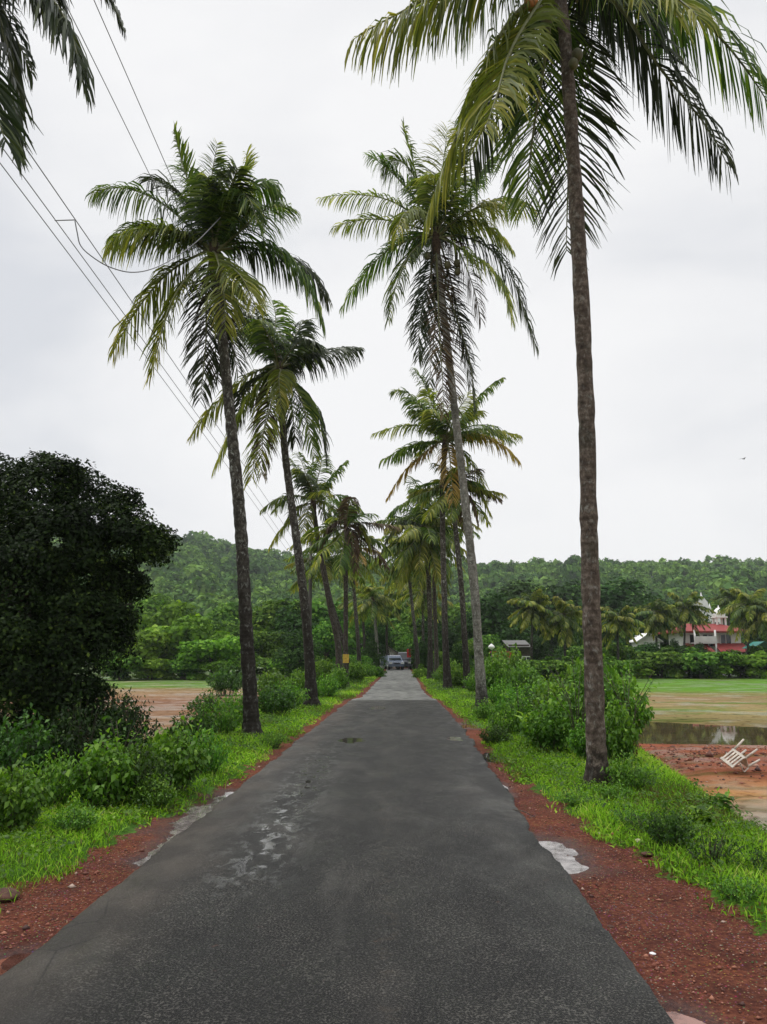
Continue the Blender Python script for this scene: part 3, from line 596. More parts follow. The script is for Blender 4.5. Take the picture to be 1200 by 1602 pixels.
palm('nearest whole palm on the left verge, mottled trunk with a nearly black base',
     [(395, 1152, 25), (391, 1080, 23), (385, 980, 21), (380, 880, 20), (373, 780, 19), (364, 690, 17.5), (355, 600, 16), (346, 510, 15), (339, 440, 14)], (334, 400),
     [(308, 330, 272, 205, -0.2, -0.4, 'g', {'g': 0.3, 'l': 0.7}), (322, 320, 340, 225, 0.3, 0.6, 'g', {'g': 0.2, 'l': 0.55}), (362, 330, 386, 240, 0.2, 0.5, 'y', {'g': 0.3, 'l': 0.8}),
      (350, 330, 372, 262, -0.5, -0.9, 'g', {'g': 0.5, 'l': 0.9}), (400, 215, 440, 330, 0.4, 0.6, 'g', {'g': 1.0}), (380, 240, 402, 350, -0.7, -1.2, 'g', {'g': 0.9}),
      (240, 270, 146, 302, -0.2, -0.3, 'g', {'g': 1.0}), (280, 270, 232, 282, 0.5, 0.8, 'd', {'g': 0.8}), (230, 320, 168, 385, -0.5, -0.8, 'y', {'g': 1.0, 'l': 1.1}), (250, 325, 178, 372, 0.4, 0.5, 'g', {'g': 1.0}),
      (232, 420, 177, 552, 0.2, 0.4, 'y', {'g': 0.9}), (268, 440, 236, 584, -0.6, -0.9, 'y', {'g': 0.6}), (350, 400, 352, 515, -1.2, -1.5, 'y', {'g': 0.5}), (370, 415, 400, 480, -1.1, -1.6, 'y', {'g': 0.7}),
      (475, 345, 505, 512, 0.0, 0.1, 'g', {'g': 1.1, 'l': 1.1}), (450, 360, 512, 470, 0.7, 1.1, 'd', {'g': 1.0}),
      (318, 480, 314, 622, 0.4, 0.4, 'd', {'g': 0.5}), (345, 470, 372, 580, 0.5, 0.7, 'd', {'g': 0.5}), (335, 470, 340, 600, 0.7, 0.8, 'b', {'g': 0.5}), (300, 300, 300, 262, 0.5, 0.9, 'g'), (330, 340, 318, 280, 0.4, 0.9, 'g')],
     fill=6, tm='trunk_mottled', Lf=2.4, ll=0.78, pairs=72, lw=0.044, fillk='ggd', fill_el=(78, 40), nuts=[(322, 440, 0.09, 'nut'), (350, 442, 0.09, 'nut')])

palm('second palm from the camera on the left side, slim trunk and drooping brown tipped fronds',
     [(488, 1106, 20), (484, 1030, 16), (476, 940, 14), (466, 860, 13), (455, 780, 12), (445, 700, 11), (439, 620, 10)], (437, 580),
     [(415, 530, 400, 478, 0.4, 0.7, 'd', {'g': 0.6}), (430, 520, 425, 470, 0.5, 1.2, 'g', {'g': 0.6}), (455, 530, 475, 502, 0.8, 1.2, 'd'), (395, 520, 366, 515, 0.3, 0.6, 'g'), (490, 550, 558, 545, 0.0, 0.1, 'd', {'g': 0.8, 'l': 1.1}), (465, 520, 492, 535, -0.5, -1.0, 'd'),
      (372, 570, 300, 682, 0.2, 0.2, 'y', {'g': 0.8}), (385, 600, 335, 735, -0.3, -0.5, 'y', {'g': 0.7}), (395, 580, 366, 670, 0.7, 1.0, 'd'), (420, 620, 392, 752, -1.0, -1.4, 'y', {'g': 0.5, 'l': 1.1}), (415, 600, 410, 740, 0.6, 0.9, 'b', {'g': 0.5}),
      (490, 600, 510, 716, 0.2, 0.3, 'd', {'g': 0.9}), (470, 600, 492, 712, -0.9, -1.3, 'g'), (460, 640, 462, 690, 0.7, 1.0, 'd'), (438, 560, 440, 640, -1.2, -1.7, 'y', {'l': 0.8})],
     fill=5, tm='trunk_mottled', Lf=2.7, ll=0.9, pairs=60, lw=0.06, fillk='gdg', fill_el=(70, 30))

palm('third palm on the left, star shaped open crown seen between its two nearer neighbours',
     [(531, 1070, 12), (529, 1010, 10), (517, 950, 9.5), (507, 895, 9), (497, 840, 8), (491, 800, 7.5)], (490, 786),
     [(470, 740, 452, 716, 0.2, 0.3, 'g'), (515, 745, 541, 722, 0.3, 0.4, 'g'), (478, 735, 466, 708, 0.8, 1.2, 'g'), (442, 762, 409, 798, -0.2, -0.3, 'g', {'g': 0.9}), (450, 800, 422, 856, 0.0, 0.1, 'y'), (540, 760, 567, 800, 0, 0, 'g', {'g': 1.0}), (475, 800, 474, 842, -1, -1.4, 'y'), (515, 805, 530, 840, -0.7, -1, 'g'),
      (455, 765, 430, 800, 1.0, 1.5, 'g'), (510, 775, 545, 830, 0.8, 1.2, 'y'), (500, 735, 505, 712, -0.8, -1.2, 'g')],
     fill=4, tm='trunk_dark', Lf=3.0, pairs=44, lw=0.08)
palm('dark straight trunked palm with brown drooping fronds and a yellow board on its trunk',
     [(541, 1076, 9), (541, 1010, 7.5), (541, 930, 7), (541, 860, 6.5)], (541, 826),
     [(565, 800, 580, 860, 0, 0, 'y'), (520, 800, 505, 850, 0, 0, 'b'), (550, 800, 556, 890, -.6, -.9, 'b'), (530, 795, 520, 780, .4, .7, 'g')], fill=9, tm='trunk_dark', Lf=2.6, pairs=36, lw=0.09, fillk='gbyg', fill_el=(70, -45))
palm('far left palm with yellowing crown just behind the one with the yellow board',
     [(563, 1056, 7), (560, 1000, 6), (555, 940, 5.5), (551, 885, 5)], (550, 862), [], fill=16, tm='trunk_mottled', Lf=3.1, pairs=36, lw=0.10, fillk='ygoyg', fill_el=(75, -45))
palm('far left palm with pale lime crown left of the straight dark trunk',
     [(550, 1062, 8), (536, 1000, 6.5), (518, 940, 6), (508, 895, 5)], (505, 876), [], fill=15, tm='trunk_mottled', Lf=2.7, pairs=36, lw=0.10, fillk='gyg', fill_el=(75, -40))
palm('low far palm with a bare pale trunk beside the left road edge near its end',
     [(591, 1049, 6), (589, 1000, 5), (586, 960, 4.6)], (583, 938), [], fill=15, tm='trunk_pale', Lf=3.0, pairs=30, lw=0.12, fillk='gyyg', fill_el=(70, -50))
palm('small palm farthest off on the left of the road end',
     [(571, 1046, 5), (570, 1000, 4.4), (566, 950, 4)], (565, 935), [], fill=13, tm='trunk_dark', Lf=3.0, pairs=26, lw=0.13, fillk='gy', fill_el=(70, -40))

palm('tall palm with pale mottled trunk and hanging coconuts, second on the right side',
     [(755, 1110, 17), (749, 1020, 14.5), (743, 930, 14), (735, 850, 13.5), (726, 770, 12.5), (717, 690, 12), (709, 620, 11.5), (700, 540, 11), (690, 460, 10.5), (683, 400, 11)], (682, 372),
     [(655, 290, 632, 198, 0.3, 0.5, 'g', {'g': 0.3, 'l': 0.7}), (700, 290, 712, 190, 0.5, 1.0, 'g', {'g': 0.4}), (690, 300, 700, 205, -0.5, -1.0, 'y', {'g': 0.4}), (640, 215, 600, 262, 0.3, 0.6, 'g', {'g': 0.8}), (625, 265, 578, 245, 0.2, 0.3, 'g'), (610, 280, 502, 310, -0.1, -0.1, 'y', {'g': 0.9, 'l': 0.8}), (600, 330, 522, 355, 0.4, 0.6, 'y', {'g': 0.8, 'l': 0.8}),
      (630, 290, 620, 375, -1.0, -1.6, 'y', {'g': 0.9}), (590, 370, 535, 482, 0.1, 0.1, 'g', {'g': 0.7}), (630, 380, 608, 498, -0.8, -1.2, 'g', {'g': 0.7}), (740, 280, 770, 250, 0.4, 0.7, 'g'), (750, 290, 835, 330, 0.5, 0.8, 'y', {'g': 0.9}), (745, 320, 800, 390, -0.2, -0.4, 'y', {'g': 1.0}),
      (790, 345, 838, 540, 0.0, 0.1, 'd', {'g': 1.0, 'l': 1.15}), (770, 380, 800, 500, -0.8, -1.1, 'y', {'g': 0.9, 'l': 1.1}), (735, 380, 752, 500, 0.5, 0.7, 'b', {'g': 0.5}), (715, 440, 735, 600, 0.4, 0.4, 'd', {'g': 0.5}), (662, 450, 655, 560, 0.5, 0.5, 'd', {'g': 0.4}), (675, 460, 672, 600, 0.3, 0.2, 'd', {'g': 0.35}), (690, 500, 694, 650, -0.4, -0.5, 'b', {'g': 0.3, 'l': 0.7}), (700, 470, 712, 640, 0.6, 0.7, 'b', {'g': 0.3}), (735, 560, 742, 640, 0.2, 0.2, 'd', {'g': 0.3, 'l': 0.6})],
     fill=7, tm='trunk_pale', Lf=2.7, ll=0.95, pairs=68, lw=0.05, fillk='ggyd', fill_el=(75, 30), nuts=[(700, 415, 0.12, 'nut'), (715, 412, 0.12, 'nut'), (668, 400, 0.12, 'nut'), (716, 425, 0.11, 'nut')])
palm('third palm on the right with orange ageing fronds either side of the trunk in front',
     [(701, 1080, 13), (697, 1010, 10), (695, 930, 9), (693, 850, 8.5), (692, 770, 8), (695, 715, 8)], (697, 692),
     [(650, 650, 585, 678, 0, 0, 'y', {'g': 0.8, 'l': 0.8}), (655, 610, 615, 612, 0.4, 0.6, 'g'), (670, 600, 650, 578, 0.4, 0.6, 'g'), (735, 620, 785, 592, 0.2, 0.3, 'g', {'g': 0.8, 'l': 0.7}), (655, 700, 607, 778, -0.2, -0.2, 'o', {'l': 0.8}), (760, 660, 812, 722, 0, 0, 'o', {'g': 0.9}), (750, 650, 800, 690, 0.5, 0.8, 'g'), (705, 700, 708, 785, -1.2, -1.6, 'o', {'g': 0.5}), (680, 640, 668, 610, -0.7, -1.1, 'y'), (715, 640, 735, 615, -0.7, -1.1, 'y'), (740, 700, 760, 790, 0.5, 0.7, 'y')],
     fill=8, tm='trunk_mottled', Lf=3.4, pairs=46, lw=0.075, fillk='gyg', fill_el=(70, 10))
palm('fourth palm on the right, thin fronds poking out right of the pale trunk',
     [(732, 1080, 12), (727, 1000, 9), (722, 920, 8.5), (715, 850, 8), (710, 800, 7.5)], (712, 765),
     [(735, 735, 768, 806, 0.0, 0.1, 'y'), (735, 745, 754, 765, 0.4, 0.6, 'g'), (740, 770, 748, 822, -0.4, -0.5, 'b', {'l': 0.5}), (690, 740, 660, 790, 0.2, 0.3, 'y'), (700, 735, 680, 725, 0.4, 0.7, 'g')],
     fill=9, tm='trunk_mottled', Lf=2.4, pairs=40, lw=0.08, fillk='gyyb', fill_el=(70, -35))
palm('bushy palm with a heavy skirt of drooping fronds, fifth on the right',
     [(673, 1063, 9), (673, 1000, 7.5), (672, 940, 7.5), (669, 880, 7.5)], (664, 830),
     [(640, 760, 605, 810, 0.2, 0.3, 'g'), (630, 790, 598, 860, 0, 0, 'd'), (620, 830, 583, 882, 0.3, 0.4, 'y'), (690, 760, 700, 740, 0.5, 0.8, 'g'), (655, 760, 640, 745, 0.5, 0.9, 'g'), (690, 790, 705, 870, 0.3, 0.5, 'g'), (640, 830, 622, 930, -0.9, -1.2, 'y'), (660, 840, 655, 940, -1.2, -1.5, 'y'), (680, 840, 688, 930, -0.9, -1.1, 'y')],
     fill=22, tm='trunk_mottled', Lf=3.4, pairs=40, lw=0.10, fillk='gyggy', fill_el=(75, -70), drp=1.2)
palm('palm half hidden behind the bushy one, sixth on the right',
     [(684, 1060, 8), (682, 1000, 6.5), (680, 940, 6), (678, 850, 6)], (678, 800), [], fill=17, tm='trunk_dark', Lf=3.2, pairs=34, lw=0.10, fillk='ggy', fill_el=(75, -60), drp=1.2)
palm('left leaning far palm on the right side over the road end',
     [(655, 1052, 7), (651, 1000, 5.5), (645, 950, 5), (640, 900, 5)], (637, 858), [], fill=20, tm='trunk_mottled', Lf=3.6, pairs=34, lw=0.12, fillk='gyyg', fill_el=(70, -70), drp=1.2)
palm('most distant palm on the right side beside the vehicles',
     [(650, 1047, 5), (649, 1000, 4.5), (648, 940, 4)], (647, 905), [], fill=15, tm='trunk_dark', Lf=3.6, pairs=26, lw=0.13, fillk='gy', fill_el=(70, -60))

palm('small far palm leaning right over the pale car', [(608, 1046, 4.5), (605, 1000, 4), (606, 955, 3.6)], (607, 940), [], fill=12, tm='trunk_dark', Lf=2.9, pairs=26, lw=0.13, fillk='gyg', fill_el=(70, -50))
palm('short far palm behind the red board on the right', [(664, 1050, 5.5), (662, 1000, 4.6), (662, 960, 4.2)], (662, 925), [], fill=14, tm='trunk_mottled', Lf=3.0, pairs=26, lw=0.12, fillk='gyyg', fill_el=(70, -60))
# palm overhead at top left: its trunk stands outside the picture on the left
palm('dark fronds of the closest palm hanging into the top left corner',
     [(-110, 1330, 44), (-118, 900, 38), (-122, 500, 36), (-124, 100, 34), (-120, -60, 34)], (-118, -110),
     [(20, -60, 24, 236, 0.2, 0.2, 'd', {'g': 0.5, 'l': 0.9}), (-20, -60, 48, 112, 0.6, 0.8, 'd', {'g': 0.6, 'l': 0.7}), (95, -90, 128, 126, -0.2, -0.2, 'd', {'g': 0.9}), (60, -120, 92, 30, 0.9, 1.2, 'd', {'g': 0.9}), (120, -170, 192, 42, 0.4, 0.4, 'd', {'g': 0.7, 'l': 0.6}),
      (-60, 40, 8, 220, -0.4, -0.4, 'd', {'g': 0.4}), (-230, 0, -330, 180, 0, 0, 'd'), (-160, 60, -180, 300, 0.5, 0.6, 'd'), (-60, -250, 40, -300, 0.3, 0.5, 'd'), (-20, -190, 100, -190, 0.1, 0.1, 'g')],
     fill=5, tm='trunk_brown', Lf=2.2, ll=0.7, pairs=70, lw=0.042, Y=7.2, fill_el=(85, 60), fillk='gd')

# ------------------------------------------------------------------ broadleaf trees and bushes
def lobes_crown(lobes, n, size, shell=0.35, asp=0.6, sparse=None):
    vol = np.array([a[3] * a[4] * a[5] for a in lobes]) ** (2 / 3); pr = vol / vol.sum()
    idx = rng.choice(len(lobes), n, p=pr); Lb = np.array(lobes)[idx]
    d = rng.normal(size=(n, 3)); d /= np.linalg.norm(d, axis=1)[:, None]
    d[:, 2] = np.where(d[:, 2] < -0.5, -d[:, 2], d[:, 2])
    r = 1 - shell * rng.random(n) ** 1.5
    fr = 1 + 0.16 * np.sin(d[:, 0] * 7 + idx) * np.sin(d[:, 1] * 6 + idx * 2) + 0.08 * np.sin(d[:, 2] * 13 + idx)
    C = Lb[:, :3] + d * Lb[:, 3:6] * (r * fr)[:, None]
    if sparse is not None:
        kp = np.ones(len(C), bool)
        for g_ in sparse: kp &= ((C - np.array(g_[:3])) ** 2).sum(1) > g_[3] ** 2 * (0.5 + rng.random(len(C)))
        C = C[kp]; d = d[kp]
    Nn = d[:len(C)] * 0.9 + rng.normal(size=(len(C), 3)) * 0.55 + np.array((0, 0, 0.35))
    lt = rng.normal(0, 0.13, len(lobes)); idx2 = idx[kp] if sparse is not None else idx
    tint = np.clip(rng.normal(0.45, 0.2, len(C)) + lt[idx2], 0, 1)
    V, Q = leaves_np(C, Nn, size * rng.uniform(0.6, 1.3, len(C)), asp)
    return V, Q, np.repeat(tint, 4)
def limb_mesh(trunk_r, fork, tips, base=(0, 0, 0)):
    parts = []
    b = np.array(base, float); f = np.array(fork, float)
    p = spline([(*b, trunk_r * 1.35), (*(b + (f - b) * 0.3 + np.array((trunk_r * .3, 0, 0))), trunk_r), (*f, trunk_r * 0.8)], 10); parts.append(tube_np(p[:, :3], p[:, 3], 9))
    for tx in tips:
        tx = np.array(tx, float); mid_ = f + (tx - f) * 0.5 + np.array((random.uniform(-.1, .1), random.uniform(-.1, .1), 0.15)) * np.linalg.norm(tx - f) * 0.6
        p = spline([(*(f - (f - b) * 0.08), trunk_r * 0.6), (*mid_, trunk_r * 0.35), (*tx, trunk_r * 0.08)], 9); parts.append(tube_np(p[:, :3], p[:, 3], 6))
        for _ in range(2):
            e = tx + (tx - f) * random.uniform(0.05, 0.25) + np.array((random.uniform(-1, 1), random.uniform(-1, 1), random.uniform(-.2, .6))) * np.linalg.norm(tx - f) * 0.35
            p = spline([(*mid_, trunk_r * 0.2), (*((mid_ + e) / 2 + np.array((0, 0, .05))), trunk_r * .12), (*e, trunk_r * 0.04)], 6); parts.append(tube_np(p[:, :3], p[:, 3], 5))
    return join_np(parts)
# the big dark tree on the left
org = np.array((-8.6, 15.5, -0.75))
lb = []
for px, py, rp, dy in [(68, 782, 74, 0), (130, 798, 66, 0.5), (182, 832, 62, 0), (214, 862, 52, -0.3), (236, 868, 34, 0.2), (95, 880, 100, -0.4), (0, 785, 76, 1), (-70, 830, 110, 0.5), (20, 940, 120, -0.5), (128, 945, 84, 0), (178, 922, 50, 0.4), (120, 1010, 88, -0.8), (10, 1060, 110, -1.2), (-120, 950, 130, 0), (95, 1085, 74, -1.2), (160, 1000, 50, -.2), (-60, 1050, 120, -0.5), (-20, 900, 110, 2.3), (100, 870, 80, 2.3), (80, 980, 90, 2.0), (30, 1120, 90, -1.0), (100, 1130, 70, -.8)]:
    c = P(px, py, org[1] + dy) - org; r_ = rp / ppm(px, py, org[1] + dy); lb.append((*c, r_, r_ * 0.95, r_))
GAPS = [(*(P(a_, b_, org[1] + d_) - org), q_) for a_, b_, q_ in ((150, 812, .20), (178, 806, .16), (88, 848, .22), (60, 872, .15), (130, 905, .2), (205, 900, .15), (232, 1000, .2), (178, 870, .14)) for d_ in (-2, -1.6, -1.2, -.8, -.4, 0, .4, .8, 1.2, 1.6, 2, 2.4, 2.8, 3.2)]
for k_ in range(70):      # small outer sprays break up the outline
    b_ = lb[k_ % 22]; d_ = np.array((random.uniform(-.4, 1), random.uniform(-1, .3), random.uniform(-.3, 1))); d_ /= np.linalg.norm(d_); r_ = random.uniform(.22, .5)
    lb.append((*(np.array(b_[:3]) + d_ * b_[3] * 0.80), r_, r_, r_ * .8))
V, Q, ti = lobes_crown(lb, 150000, 0.085, 0.5, 0.6, sparse=GAPS)
tr = empty('broadleaf_tree', org, 'huge rounded tree with nearly black dense leaves at the left edge', 'tree')
link('crown', mesh_np('crown', V, Q, M['mango'], tint=ti), tr)
v, q = limb_mesh(0.28, (0.2, 0, 1.7), [np.array(l[:3]) * 0.72 for l in lb[:9]]); link('trunk', mesh_np('trunk', v, q, M['bark'], smooth=True), tr)

# templates for trees beyond the fields (unit metres, ~8 m tall)
def tree_tpl(seed, mat, hgt_=8.0, wide=1.0, n=3600, size=0.42, name='broadleaf_tree', low=0.3):
    random.seed(seed); lb = []
    for k in range(11):
        a = random.random() * 6.28; rr = random.uniform(0, 2.4) * wide; z = hgt_ * random.uniform(low + 0.08, 0.84) - rr * 0.2
        s = random.uniform(1.1, 1.9) * (hgt_ / 8) ; lb.append((rr * math.cos(a), rr * math.sin(a), z, s * wide, s * wide, s * 0.8))
    lb.append((0, 0, hgt_ * 0.55, 2.0 * wide, 2.0 * wide, hgt_ * 0.25))
    V, Q, ti = lobes_crown(lb, n, size, 0.3, 0.8)
    cm = mesh_np('crown', V, Q, mat, tint=ti); v, q = limb_mesh(0.2 * hgt_ / 8, (0.1, 0, hgt_ * 0.33), [np.array(l[:3]) * 0.85 for l in lb[:6]])
    return cm, mesh_np('trunk', v, q, M['bark'], smooth=True)
TPL = {'mid': [tree_tpl(s, M['tree_mid'], low=0.12) for s in (1, 2)], 'dark': [tree_tpl(s, M['tree_dark'], 9, 1.15, low=0.12) for s in (3, 4)], 'light': [tree_tpl(s, M['tree_light'], 6, 1.2, low=0.08) for s in (5, 6)],
  'scrub': [tree_tpl(s, M['tree_mid'], 3, 0.8, n=2600, size=0.26, low=-0.05) for s in (7, 8)], 'scrublight': [tree_tpl(s, M['tree_light'], 3, 0.8, n=2600, size=0.26, low=-0.05) for s in (9, 10)]}
LBL = {}
def put_tree(kind, px, ytop, Y, wide=1.0, label=None, group='trees beyond the fields', zb=None):
    x = P(px, ytop, Y)[0]; ztop = P(px, ytop, Y)[2]; zb = (FZ if zb is None else zb)
    cm, tmm = random.choice(TPL[kind]); h0 = {'mid': 8.0, 'dark': 9.0, 'light': 6.0, 'scrub': 3.0, 'scrublight': 3.0}[kind]; s = (ztop - zb) / h0
    r_ = empty('broadleaf_tree', (x, Y, zb), label, 'tree', group); r_.rotation_euler.z = random.random() * 6.28; r_.scale = (s * wide, s * wide, s)
    link('crown', cm, r_); link('trunk', tmm, r_); return r_
def bush_mesh(seed, mat, rad=0.8, h=0.9, stems=70, per=16, leaf=0.10, asp=0.6, droop=0.3, base_n=500):
    rg = np.random.default_rng(seed); Cs = []; Ns = []; Us = []; parts = []
    for k in range(stems):
        a = rg.random() * 6.28; rr = rad * math.sqrt(rg.random()) ; rb = rr * 0.35
        top = np.array((rr * math.cos(a), rr * math.sin(a), h * (1 - 0.55 * (rr / rad) ** 2) * rg.uniform(0.7, 1.12)))
        bs = np.array((rb * math.cos(a), rb * math.sin(a), 0)); md = (top + bs) / 2 + np.array((0, 0, h * 0.1))
        tt = np.linspace(0, 1, per)[:, None]; pts = (1 - tt) ** 2 * bs + 2 * tt * (1 - tt) * md + tt * tt * top
        if k % 3 == 0: parts.append(tube_np(pts[::3], np.linspace(0.010, 0.003, len(pts[::3])), 4))
        sel = pts[int(per * 0.25):]; ang = np.arange(len(sel)) * 2.4 + rg.random() * 6
        o_ = np.stack([np.cos(ang), np.sin(ang), np.full(len(sel), -0.1)], 1)
        Cs.append(sel + o_ * leaf * 0.5 + rg.normal(0, leaf * 0.15, sel.shape)); Ns.append(np.stack([np.cos(ang) * 0.5, np.sin(ang) * 0.5, np.full(len(sel), 0.85)], 1) + rg.normal(0, 0.3, sel.shape)); Us.append(o_ + np.array((0, 0, -droop)))
    C = np.vstack(Cs); Nn = np.vstack(Ns); U = np.vstack(Us)
    sz = leaf * rg.uniform(0.6, 1.35, len(C))
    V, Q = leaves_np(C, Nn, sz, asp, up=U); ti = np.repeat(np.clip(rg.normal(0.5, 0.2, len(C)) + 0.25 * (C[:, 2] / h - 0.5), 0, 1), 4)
    sv, sq = join_np(parts)
    return mesh_np('foliage', V, Q, mat, tint=ti), mesh_np('stems', sv, sq, M['bark'])
BT = {
 'a': bush_mesh(11, M['bush'], 0.8, 0.95, 110, 18, 0.115, 0.75), 'b': bush_mesh(12, M['bush'], 0.9, 0.7, 110, 14, 0.09, 0.7),
 'd': bush_mesh(13, M['bush_dark'], 0.9, 0.9, 120, 17, 0.10, 0.65), 'k': bush_mesh(21, M['thicket'], 0.9, 0.9, 130, 17, 0.09, 0.6), 's': bush_mesh(14, M['bush_dark'], 0.55, 0.35, 60, 10, 0.05, 0.6),
 'w': bush_mesh(15, M['bush'], 0.5, 0.4, 70, 11, 0.055, 0.6), 'f': bush_mesh(16, M['bush'], 1.0, 0.95, 190, 15, 0.12, 0.75), 'n': bush_mesh(17, M['bush_brown'], 0.5, 0.7, 30, 12, 0.09, 0.6)}
def put_bush(kd, px, py, wpx, hpx, label, z=None, Y=None, group='bushes on the road verges', name='bush'):
    if Y is None:
        p = G(px, py, 0.0)
        for _ in range(6): p = G(px, py, hz1(p[0], p[1]))
    else: p = P(px, py, Y)
    s = ppm(px, py, p[1]); zb = hz1(p[0], p[1]) if z is None else z
    r_ = empty(name, (p[0], p[1], zb - 0.02), label, 'bush', group); r_.rotation_euler.z = random.random() * 6.28
    fo_, st = BT[kd]; bb = {'k': (0.95, 0.93), 'a': (0.85, 0.98), 'b': (0.95, 0.72), 'd': (0.95, 0.93), 's': (0.58, 0.37), 'w': (0.53, 0.42), 'f': (1.1, 0.95), 'n': (0.55, 0.72)}[kd]
    r_.scale = (wpx / 2 / s / bb[0], wpx / 2 / s / bb[0], hpx / s / bb[1])
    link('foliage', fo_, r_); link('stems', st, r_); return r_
BUSHES = [
 # left verge, near to far
 ('a', 20, 1300, 120, 110, 'broad leaved bush at the left edge above the grass'),
 ('b', 78, 1262, 120, 90, 'light leafy bush between the left edge bush and the tall bush pair'),
 ('a', 160, 1262, 125, 112, 'upright tall stemmed bush under the dark tree, its lit leaves on top'),
 ('d', 215, 1255, 120, 100, 'dark bush in the middle of the left bush row'),
 ('a', 270, 1240, 120, 110, 'broad leaved bush right of the middle of the left bush row'),
 ('b', 322, 1212, 90, 75, 'low bush at the right end of the left bush row'),
 ('k', 120, 1215, 150, 120, 'dark bush growing into the base of the dark tree'),
 ('d', 30, 1220, 150, 110, 'dark bush behind the left edge bush'),
 ('k', 200, 1180, 110, 95, 'dark scrub at the right foot of the dark tree'),
 ('b', 342, 1150, 100, 62, 'pale low bush just left of the nearest left palm base'),
 ('d', 330, 1120, 80, 42, 'small dark bush before the brown field, left of the palm base'),
 ('d', 430, 1120, 90, 55, 'bush right behind the nearest left palm base'),
 ('b', 450, 1108, 80, 46, 'bright bush left of the second left palm'),
 ('w', 427, 1168, 50, 30, 'small mound of creeper beside the nearest left palm base'),
 ('d', 355, 1088, 70, 52, 'round dark shrub on the field edge left of the palm trunk'),
 ('b', 510, 1092, 60, 40, 'bush right of the second left palm base'),
 ('f', 505, 1075, 60, 45, 'bright tall weed clump behind the second left palm'),
 ('f', 556, 1068, 44, 34, 'weeds beside the straight dark palm trunk'),
 ('b', 575, 1060, 36, 26, 'weeds at the far left road edge'),
 ('f', 470, 1085, 60, 38, 'weed clump before the far brown field'),
 # right verge
 ('a', 860, 1178, 100, 90, 'big leafy bush in front left of the nearest right palm'),
 ('f', 868, 1150, 105, 88, 'tall bright bush rising left of the brown palm trunk'),
 ('f', 935, 1160, 125, 135, 'tallest bush, right behind the brown palm trunk'),
 ('a', 968, 1195, 80, 100, 'dense bush right of the brown palm trunk above the field'),
 ('b', 800, 1150, 80, 55, 'low bush on the verge left of the banana seedling'),
 ('d', 775, 1165, 60, 36, 'small dark bush at the road shoulder, right'),
 ('b', 985, 1235, 90, 60, 'low bush at the right foot of the brown palm'),
 ('n', 985, 1190, 45, 55, 'reddish brown withered twigs right of the brown palm'),
 ('f', 805, 1128, 70, 50, 'broad leaf clump behind the low verge bush on the right'),
 ('b', 785, 1105, 60, 45, 'bush right of the pale palm base'),
 ('f', 820, 1090, 80, 50, 'tall weed bank behind the pale palm'),
 ('b', 745, 1085, 50, 40, 'bush between the pale palm and the fourth right palm'),
 ('f', 720, 1078, 46, 36, 'bush left of the fourth right palm base'),
 ('b', 690, 1068, 36, 26, 'weeds at the far right road edge'),
 ('d', 1050, 1325, 90, 70, 'dark weedy bush on the bank edge, nearest on the right'),
 ('s', 1110, 1350, 130, 60, 'dark creeper patch on the bank at the right edge'),
 ('s', 1020, 1305, 90, 40, 'dark creeper patch left of the weedy bush'),
 ('s', 1190, 1365, 90, 50, 'small creeper clump touching the right edge'),
 ('w', 900, 1255, 80, 26, 'leafy weeds at the left foot of the brown palm'),
 ('w', 960, 1248, 70, 30, 'leafy weeds at the right foot of the brown palm'),

 ('k', 60, 1195, 170, 120, 'dark thicket under the middle of the dark tree'),
 ('k', -30, 1215, 170, 130, 'dark thicket under the left side of the dark tree'),
 ('k', 160, 1160, 130, 90, 'dark thicket under the right side of the dark tree'),
 ('b', 115, 1300, 90, 50, 'low leafy clump on the grass below the light bush'),
 ('b', 240, 1262, 90, 55, 'low leafy clump in front of the left bush row'),
 ('d', 300, 1165, 90, 62, 'dark bush between the row and the brown field'),
 ('b', 372, 1120, 70, 42, 'bright low bush touching the nearest left trunk from behind'),
 ('f', 425, 1095, 70, 46, 'light bush at the field edge between the two left palms'),
 ('f', 530, 1082, 40, 40, 'tall weeds at the third left palm base'),
 ('f', 908, 1130, 90, 92, 'tall bright bush behind the big leafy one on the right'),
 ('a', 920, 1190, 70, 70, 'leafy bush directly left of the brown trunk foot'),
 ('d', 826, 1120, 80, 52, 'dark low bush left of the tall bright bush'),
 ('f', 775, 1085, 70, 60, 'bright weeds right of the pale trunk, farther on'),
 ('f', 795, 1075, 90, 62, 'tall weed thicket beyond the pale palm'),
 ('b', 760, 1128, 50, 36, 'small bright bush in front of the pale palm base'),
 ('f', 705, 1070, 50, 38, 'thicket between third and fourth right palms'),
 ('w', 1160, 1405, 90, 44, 'leafy weed clump low on the bank at the right edge'),
 ('w', 985, 1290, 70, 36, 'leafy weed mound left of the dark creeper'),
]
for b in BUSHES: put_bush(*b)
# bank bushes dropping into the field at right, seen beyond the verge
for k, (px, py, Y) in enumerate([(968, 1120, 16), (945, 1090, 18), (905, 1075, 22), (870, 1068, 26), (840, 1065, 30), (905, 1055, 30)]):
    x = P(px, py, Y)[0]
    put_bush('f', px, py, [120, 130, 110, 90, 80, 90][k], [110, 105, 70, 55, 45, 60][k], ['rounded bush overhanging the flooded ditch', 'second bush from the ditch along the verge', 'third bush from the ditch along the verge', 'fourth bush from the ditch along the verge', 'fifth bush from the ditch along the verge', 'bush behind the fourth verge bush'][k], Y=Y, z=hz1(x, Y))

